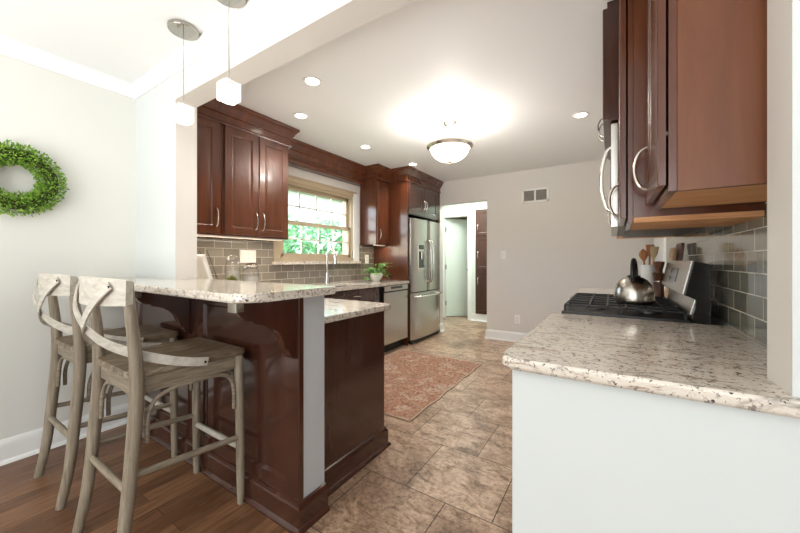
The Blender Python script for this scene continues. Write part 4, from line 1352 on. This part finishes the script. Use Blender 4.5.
# ------------------------------------------------------------------ bar stools (built at the origin, then copied)
def make_stool(label):
    t_ = thing('bar_stool', label, 'bar stool', (0, 0, 0), 'cross-back stools at the bar')
    sx = .207
    for s in (-1, 1):
        bm = nb()
        pts = smooth_path([(s * .212, -.256, 0), (s * .210, -.225, .17), (s * .208, -.203, .40), (s * .207, -.187, .62), (s * .206, -.185, .75), (s * .204, -.192, .86), (s * .202, -.205, 1.0), (s * .20, -.211, 1.095)], 5)
        n = len(pts)
        tube(bm, pts, [.0185 + .006 * math.sin(PI * min(1, k / n * 1.2)) for k in range(n)], 12); link('leg', bm, M['stool'], t_)
        bm = nb()
        tube(bm, [(s * .212, .232, 0), (s * .212, .231, .06), (s * .210, .229, .35), (s * .206, .224, .722)], [.0155, .017, .020, .021], 12); link('leg', bm, M['stool'], t_)
    # dished seat with rounded corners
    bm = nb()
    ol = rounded([(-.205, -.205, .06), (.205, -.205, .06), (.228, .252, .025), (-.228, .252, .025)], 6)
    cxs, cys = 0, .03
    rings = []
    for sc, z in ((.96, .722), (1.0, .727), (1.0, .744), (.985, .75), (.85, .7485), (.6, .744), (.3, .741), (.08, .740)):
        rings.append([bm.verts.new((cxs + (x - cxs) * sc, cys + (y - cys) * sc, z)) for x, y in ol])
    for a, b in zip(rings, rings[1:]):
        for k in range(len(ol)):
            bm.faces.new((a[k], a[(k + 1) % len(ol)], b[(k + 1) % len(ol)], b[k]))
    bm.faces.new(rings[0][::-1]); bm.faces.new(rings[-1])
    link('seat', bm, M['stool_seat'], t_)
    bm = nb()
    a = rounded([(-.198, -.19, .045), (.198, -.19, .045), (.212, .236, .01), (-.212, .236, .01)], 5)
    b = [(x * .92, .02 + (y - .02) * .92) for x, y in a]
    R = [[bm.verts.new((x, y, z)) for x, y in pl] for pl, z in ((a, .662), (a, .7225), (b, .7225), (b, .662))]
    for r1, r2 in zip(R, R[1:] + R[:1]):
        for k in range(len(a)):
            bm.faces.new((r1[k], r1[(k + 1) % len(a)], r2[(k + 1) % len(a)], r2[k]))
    link('apron', bm, M['stool_rung'], t_)
    # curved top rail
    bm = nb()
    n = 18
    R = []
    for k in range(n + 1):
        u_ = -1 + 2 * k / n
        x = u_ * .226
        y = -.272 + .058 * u_ * u_
        nrm = Vector((-2 * .058 * u_ / .226, 1, 0)).normalized()
        z0_, z1_ = 1.008 + .004 * u_ * u_, 1.118 - .012 * abs(u_) ** 3
        th = .016
        R.append([bm.verts.new((x - nrm.x * th, y - nrm.y * th, z0_)), bm.verts.new((x + nrm.x * th, y + nrm.y * th, z0_ + .004)), bm.verts.new((x + nrm.x * th, y + nrm.y * th, z1_ - .004)), bm.verts.new((x - nrm.x * th * .8, y - nrm.y * th * .8, z1_))])
    for r1, r2 in zip(R, R[1:]):
        for k in range(4):
            bm.faces.new((r1[k], r1[(k + 1) % 4], r2[(k + 1) % 4], r2[k]))
    bm.faces.new(R[0][::-1]); bm.faces.new(R[-1])
    rail = link('top_rail', bm, M['stool_pale'], t_)
    rail['label'] = 'pale limewashed top rail'
    # crossed bent straps
    for s in (-1, 1):
        off = -.004 if s > 0 else .004
        ctrl = [(s * .180, -.272 + .058 * .63 - .022, 1.088), (s * .135, -.279, 1.045), (s * .075, -.293, .985), (s * .0, -.286 + off, .918), (-s * .09, -.252 + off, .862), (-s * .165, -.185, .82), (-s * .214, -.10, .782), (-s * .2315, -.01, .752), (-s * .2335, .065, .735)]
        pts = smooth_path(ctrl, 6)
        n = len(pts)
        wd = []
        for k in range(n):
            f = k / (n - 1)
            dv = (pts[min(k + 1, n - 1)] - pts[max(k - 1, 0)]).normalized()
            outn = Vector((0, -1, 0)).lerp(Vector((-s * 1, 0, 0)), max(0, min(1, (f - .45) / .35)))
            wd.append(dv.cross(outn))
        bm = nb(); ribbon(bm, pts, wd, .036, .006); st = link('back_strap', bm, M['stool_pale'], t_)
        p = Vector(ctrl[0])
        bm = nb(); tube(bm, [p + Vector((0, .0, -.006)), p + Vector((0, -.006, -.006))], .0055, 10); link('rivet', bm, M['black_iron'], st)
        p = Vector(ctrl[-1])
        bm = nb(); tube(bm, [p + Vector((s * .0, -.012, .001)), p + Vector((-s * .005, -.012, .001))], .005, 10); link('rivet', bm, M['black_iron'], st)
    # bentwood arches under the apron
    def arch(pts):
        bm = nb(); tube(bm, smooth_path(pts, 5), .0085, 8); link('arch_brace', bm, M['stool_rung'], t_)
    for s in (-1, 1):
        x = s * .207
        arch([(x, -.152, .47), (x, -.150, .56), (x, -.125, .625), (x, -.06, .652), (x, .02, .655), (x, .12, .652), (x, .175, .628), (x, .198, .565), (x, .20, .47)])
    arch([(-.175, .222, .48), (-.173, .222, .57), (-.15, .222, .63), (-.09, .222, .652), (0, .222, .655), (.09, .222, .652), (.15, .222, .63), (.173, .222, .57), (.175, .222, .48)])
    arch([(-.176, -.186, .48), (-.173, -.183, .57), (-.15, -.178, .63), (-.09, -.176, .652), (0, -.176, .655), (.09, -.176, .652), (.15, -.178, .63), (.173, -.183, .57), (.176, -.186, .48)])
    # rungs
    for s in (-1, 1):
        bm = nb(); tube(bm, [(s * .209, -.207, .365), (s * .211, .01, .345), (s * .2105, .229, .322)], [.0125, .0145, .0125], 10); link('rung', bm, M['stool_rung'], t_)
    bm = nb(); tube(bm, [(-.211, .230, .27), (0, .230, .27), (.211, .230, .27)], [.013, .0155, .013], 10); link('footrest', bm, M['stool_pale'], t_)
    bm = nb(); tube(bm, [(-.209, -.212, .31), (0, -.212, .31), (.209, -.212, .31)], [.0125, .0145, .0125], 10); link('rung', bm, M['stool_rung'], t_)
    return t_

def copy_tree(o, parent=None):
    c = o.copy(); C.objects.link(c)
    if parent is not None:
        c.parent = parent
    for ch in list(o.children):
        copy_tree(ch, c)
    return c
st1 = make_stool('weathered grey cross-back bar stool nearest the camera at the peninsula end')
st1.location = (-1.735, .70, 0)
st2 = copy_tree(st1)
st2.location = (-2.42, .70, 0)
st2['label'] = 'weathered grey cross-back bar stool beside the dining wall baseboard'

# ------------------------------------------------------------------ small things on the left counter
def canister(x, y, r, h_, label):
    t_ = thing('glass_canister', label, 'canister', (x, y, .9), 'glass canisters on the kitchen counter')
    z = .9005
    bm = nb(); lathe(bm, [(0, z), (r * .94, z), (r, z + .008), (r, z + h_ * .72), (r * .88, z + h_ * .80), (r * .80, z + h_ * .83), (r * .78, z + h_ * .83), (r * .84, z + h_ * .78), (r * .94, z + h_ * .71), (r * .94, z + .012), (0, z + .012)], (x, y, 0), 28); link('jar', bm, M['glass'], t_)
    bm = nb(); lathe(bm, [(0, z + .013), (r * .92, z + .013), (r * .92, z + h_ * .55), (0, z + h_ * .57)], (x, y, 0), 24); link('contents', bm, mat('white_flour', (232, 228, 220), .9), t_)
    bm = nb(); lathe(bm, [(0, z + h_ * .83), (r * .86, z + h_ * .83), (r * .9, z + h_ * .86), (r * .9, z + h_ * .93), (r * .8, z + h_ * .96), (r * .3, z + h_), (0, z + h_)], (x, y, 0), 28); link('lid', bm, M['glass'], t_)
    bm = nb()
    tube(bm, [(x + r * .86 * math.cos(a), y + r * .86 * math.sin(a), z + h_ * .825) for a in [2 * PI * k / 24 for k in range(24)]], .0025, 6, closed=True)
    tube(bm, [(x + r * .9, y + .012, z + h_ * .80), (x + r * .9 + .014, y + .018, z + h_ * .86), (x + r * .9 + .012, y + .02, z + h_ * .92)], .0025, 6)
    link('wire_clasp', bm, M['steel_dark'], t_)
canister(-2.80, 1.64, .058, .338, 'taller glass canister with wire clasp left of the switch plate')
canister(-2.72, 1.76, .066, .255, 'shorter glass canister below the switch plate')

t_ = thing('moss_plant', 'low mossy green plant between cookbook and canisters', 'plant', (-2.66, 1.545, .9))
bm = nb(); lathe(bm, [(0, .9005), (.045, .9005), (.058, .97), (.058, 1.01), (.052, 1.01), (.05, .985), (0, .985)], (-2.66, 1.545, 0), 22); link('pot', bm, M['white_ceramic'], t_)
bm = nb()
for _ in range(260):
    a, b = random.uniform(0, 2 * PI), random.uniform(0, 1.25)
    d = Vector((math.cos(a) * math.sin(b), math.sin(a) * math.sin(b), math.cos(b)))
    leaf(bm, Vector((-2.66, 1.545, .995)) + Vector((d.x * .05, d.y * .05, d.z * .035)) * random.uniform(.4, 1), d + Vector((random.uniform(-.6, .6), random.uniform(-.6, .6), .2)), Vector((.3, .2, 1)), random.uniform(.018, .034), .011)
link('foliage', bm, M['moss'], t_, smooth=False)

t_ = thing('cookbook', 'white cookbook leaning open on the counter beside the wall stub', 'book', (-2.72, 1.37, .9))
def tilt(bm, ang, piv):
    bmesh.ops.rotate(bm, cent=piv, matrix=Matrix.Rotation(ang, 3, 'X'), verts=bm.verts)
piv = (-2.72, 1.40, .905)
bm = nb(); box(bm, -2.80, -2.62, 1.385, 1.41, .905, 1.235, .002); tilt(bm, .30, piv); link('page_block', bm, M['paper'], t_)
bm = nb(); box(bm, -2.803, -2.617, 1.411, 1.414, .903, 1.238); box(bm, -2.803, -2.617, 1.381, 1.3845, .903, 1.238); tilt(bm, .30, piv); link('cover', bm, M['white_plastic'], t_)
t_ = thing('book_easel', 'black wire easel holding up the white cookbook', 'easel', (-2.72, 1.45, .9))
bm = nb()
for x in (-2.77, -2.655):
    tube(bm, [(x, 1.392, .904), (x, 1.472, .904)], .003, 6)
    tube(bm, [(x, 1.475, .904), (x, 1.345, 1.26)], .003, 6)
tube(bm, [(-2.77, 1.42, 1.06), (-2.655, 1.42, 1.06)], .003, 6)
link('wire_frame', bm, M['black'], t_)

px_, py_ = -2.70, 3.60
t_ = thing('potted_pothos', 'trailing green pothos in a round white bowl on the counter', 'plant', (px_, py_, .9))
bm = nb(); lathe(bm, [(0, .9005), (.045, .9005), (.055, .91), (.082, .945), (.092, .985), (.090, 1.01), (.084, 1.01), (.082, .985), (0, .98)], (px_, py_, 0), 30); link('pot', bm, M['white_ceramic'], t_)
bm = nb(); lathe(bm, [(0, .992), (.083, .992)], (px_, py_, 0), 22); link('soil', bm, M['soil'], t_)
bm, bs = nb(), nb()
rn = random.Random(5)
for k in range(34):
    a = rn.uniform(0, 2 * PI)
    reach = rn.uniform(.06, .17) * (1.25 if abs(math.sin(a)) > .6 else .85)
    hgt = rn.uniform(.03, .15) if k % 3 else rn.uniform(-.05, .02)
    end = Vector((px_ + math.cos(a) * reach, py_ + math.sin(a) * reach, max(.915, 1.0 + hgt)))
    if end.x < XW + .05:
        end.x = XW + .05
    end.y = min(end.y, 3.86)
    mid = Vector((px_, py_, 1.0)).lerp(end, .5) + Vector((0, 0, .05))
    tube(bs, smooth_path([(px_ + math.cos(a) * .03, py_ + math.sin(a) * .03, .99), mid, end], 4), .002, 5)
    for p in (mid, end, mid.lerp(end, .5)):
        d = Vector((math.cos(a + rn.uniform(-.8, .8)), math.sin(a + rn.uniform(-.8, .8)), rn.uniform(-.6, .35)))
        if p.y > 3.82:
            d.y = -abs(d.y)
        if p.x < XW + .07:
            d.x = abs(d.x)
        leaf(bm, p, d, Vector((0, 0, 1)), rn.uniform(.06, .09), rn.uniform(.045, .062), .12)
link('stem', bs, M['pothos'], t_)
link('foliage', bm, M['pothos'], t_, smooth=False)
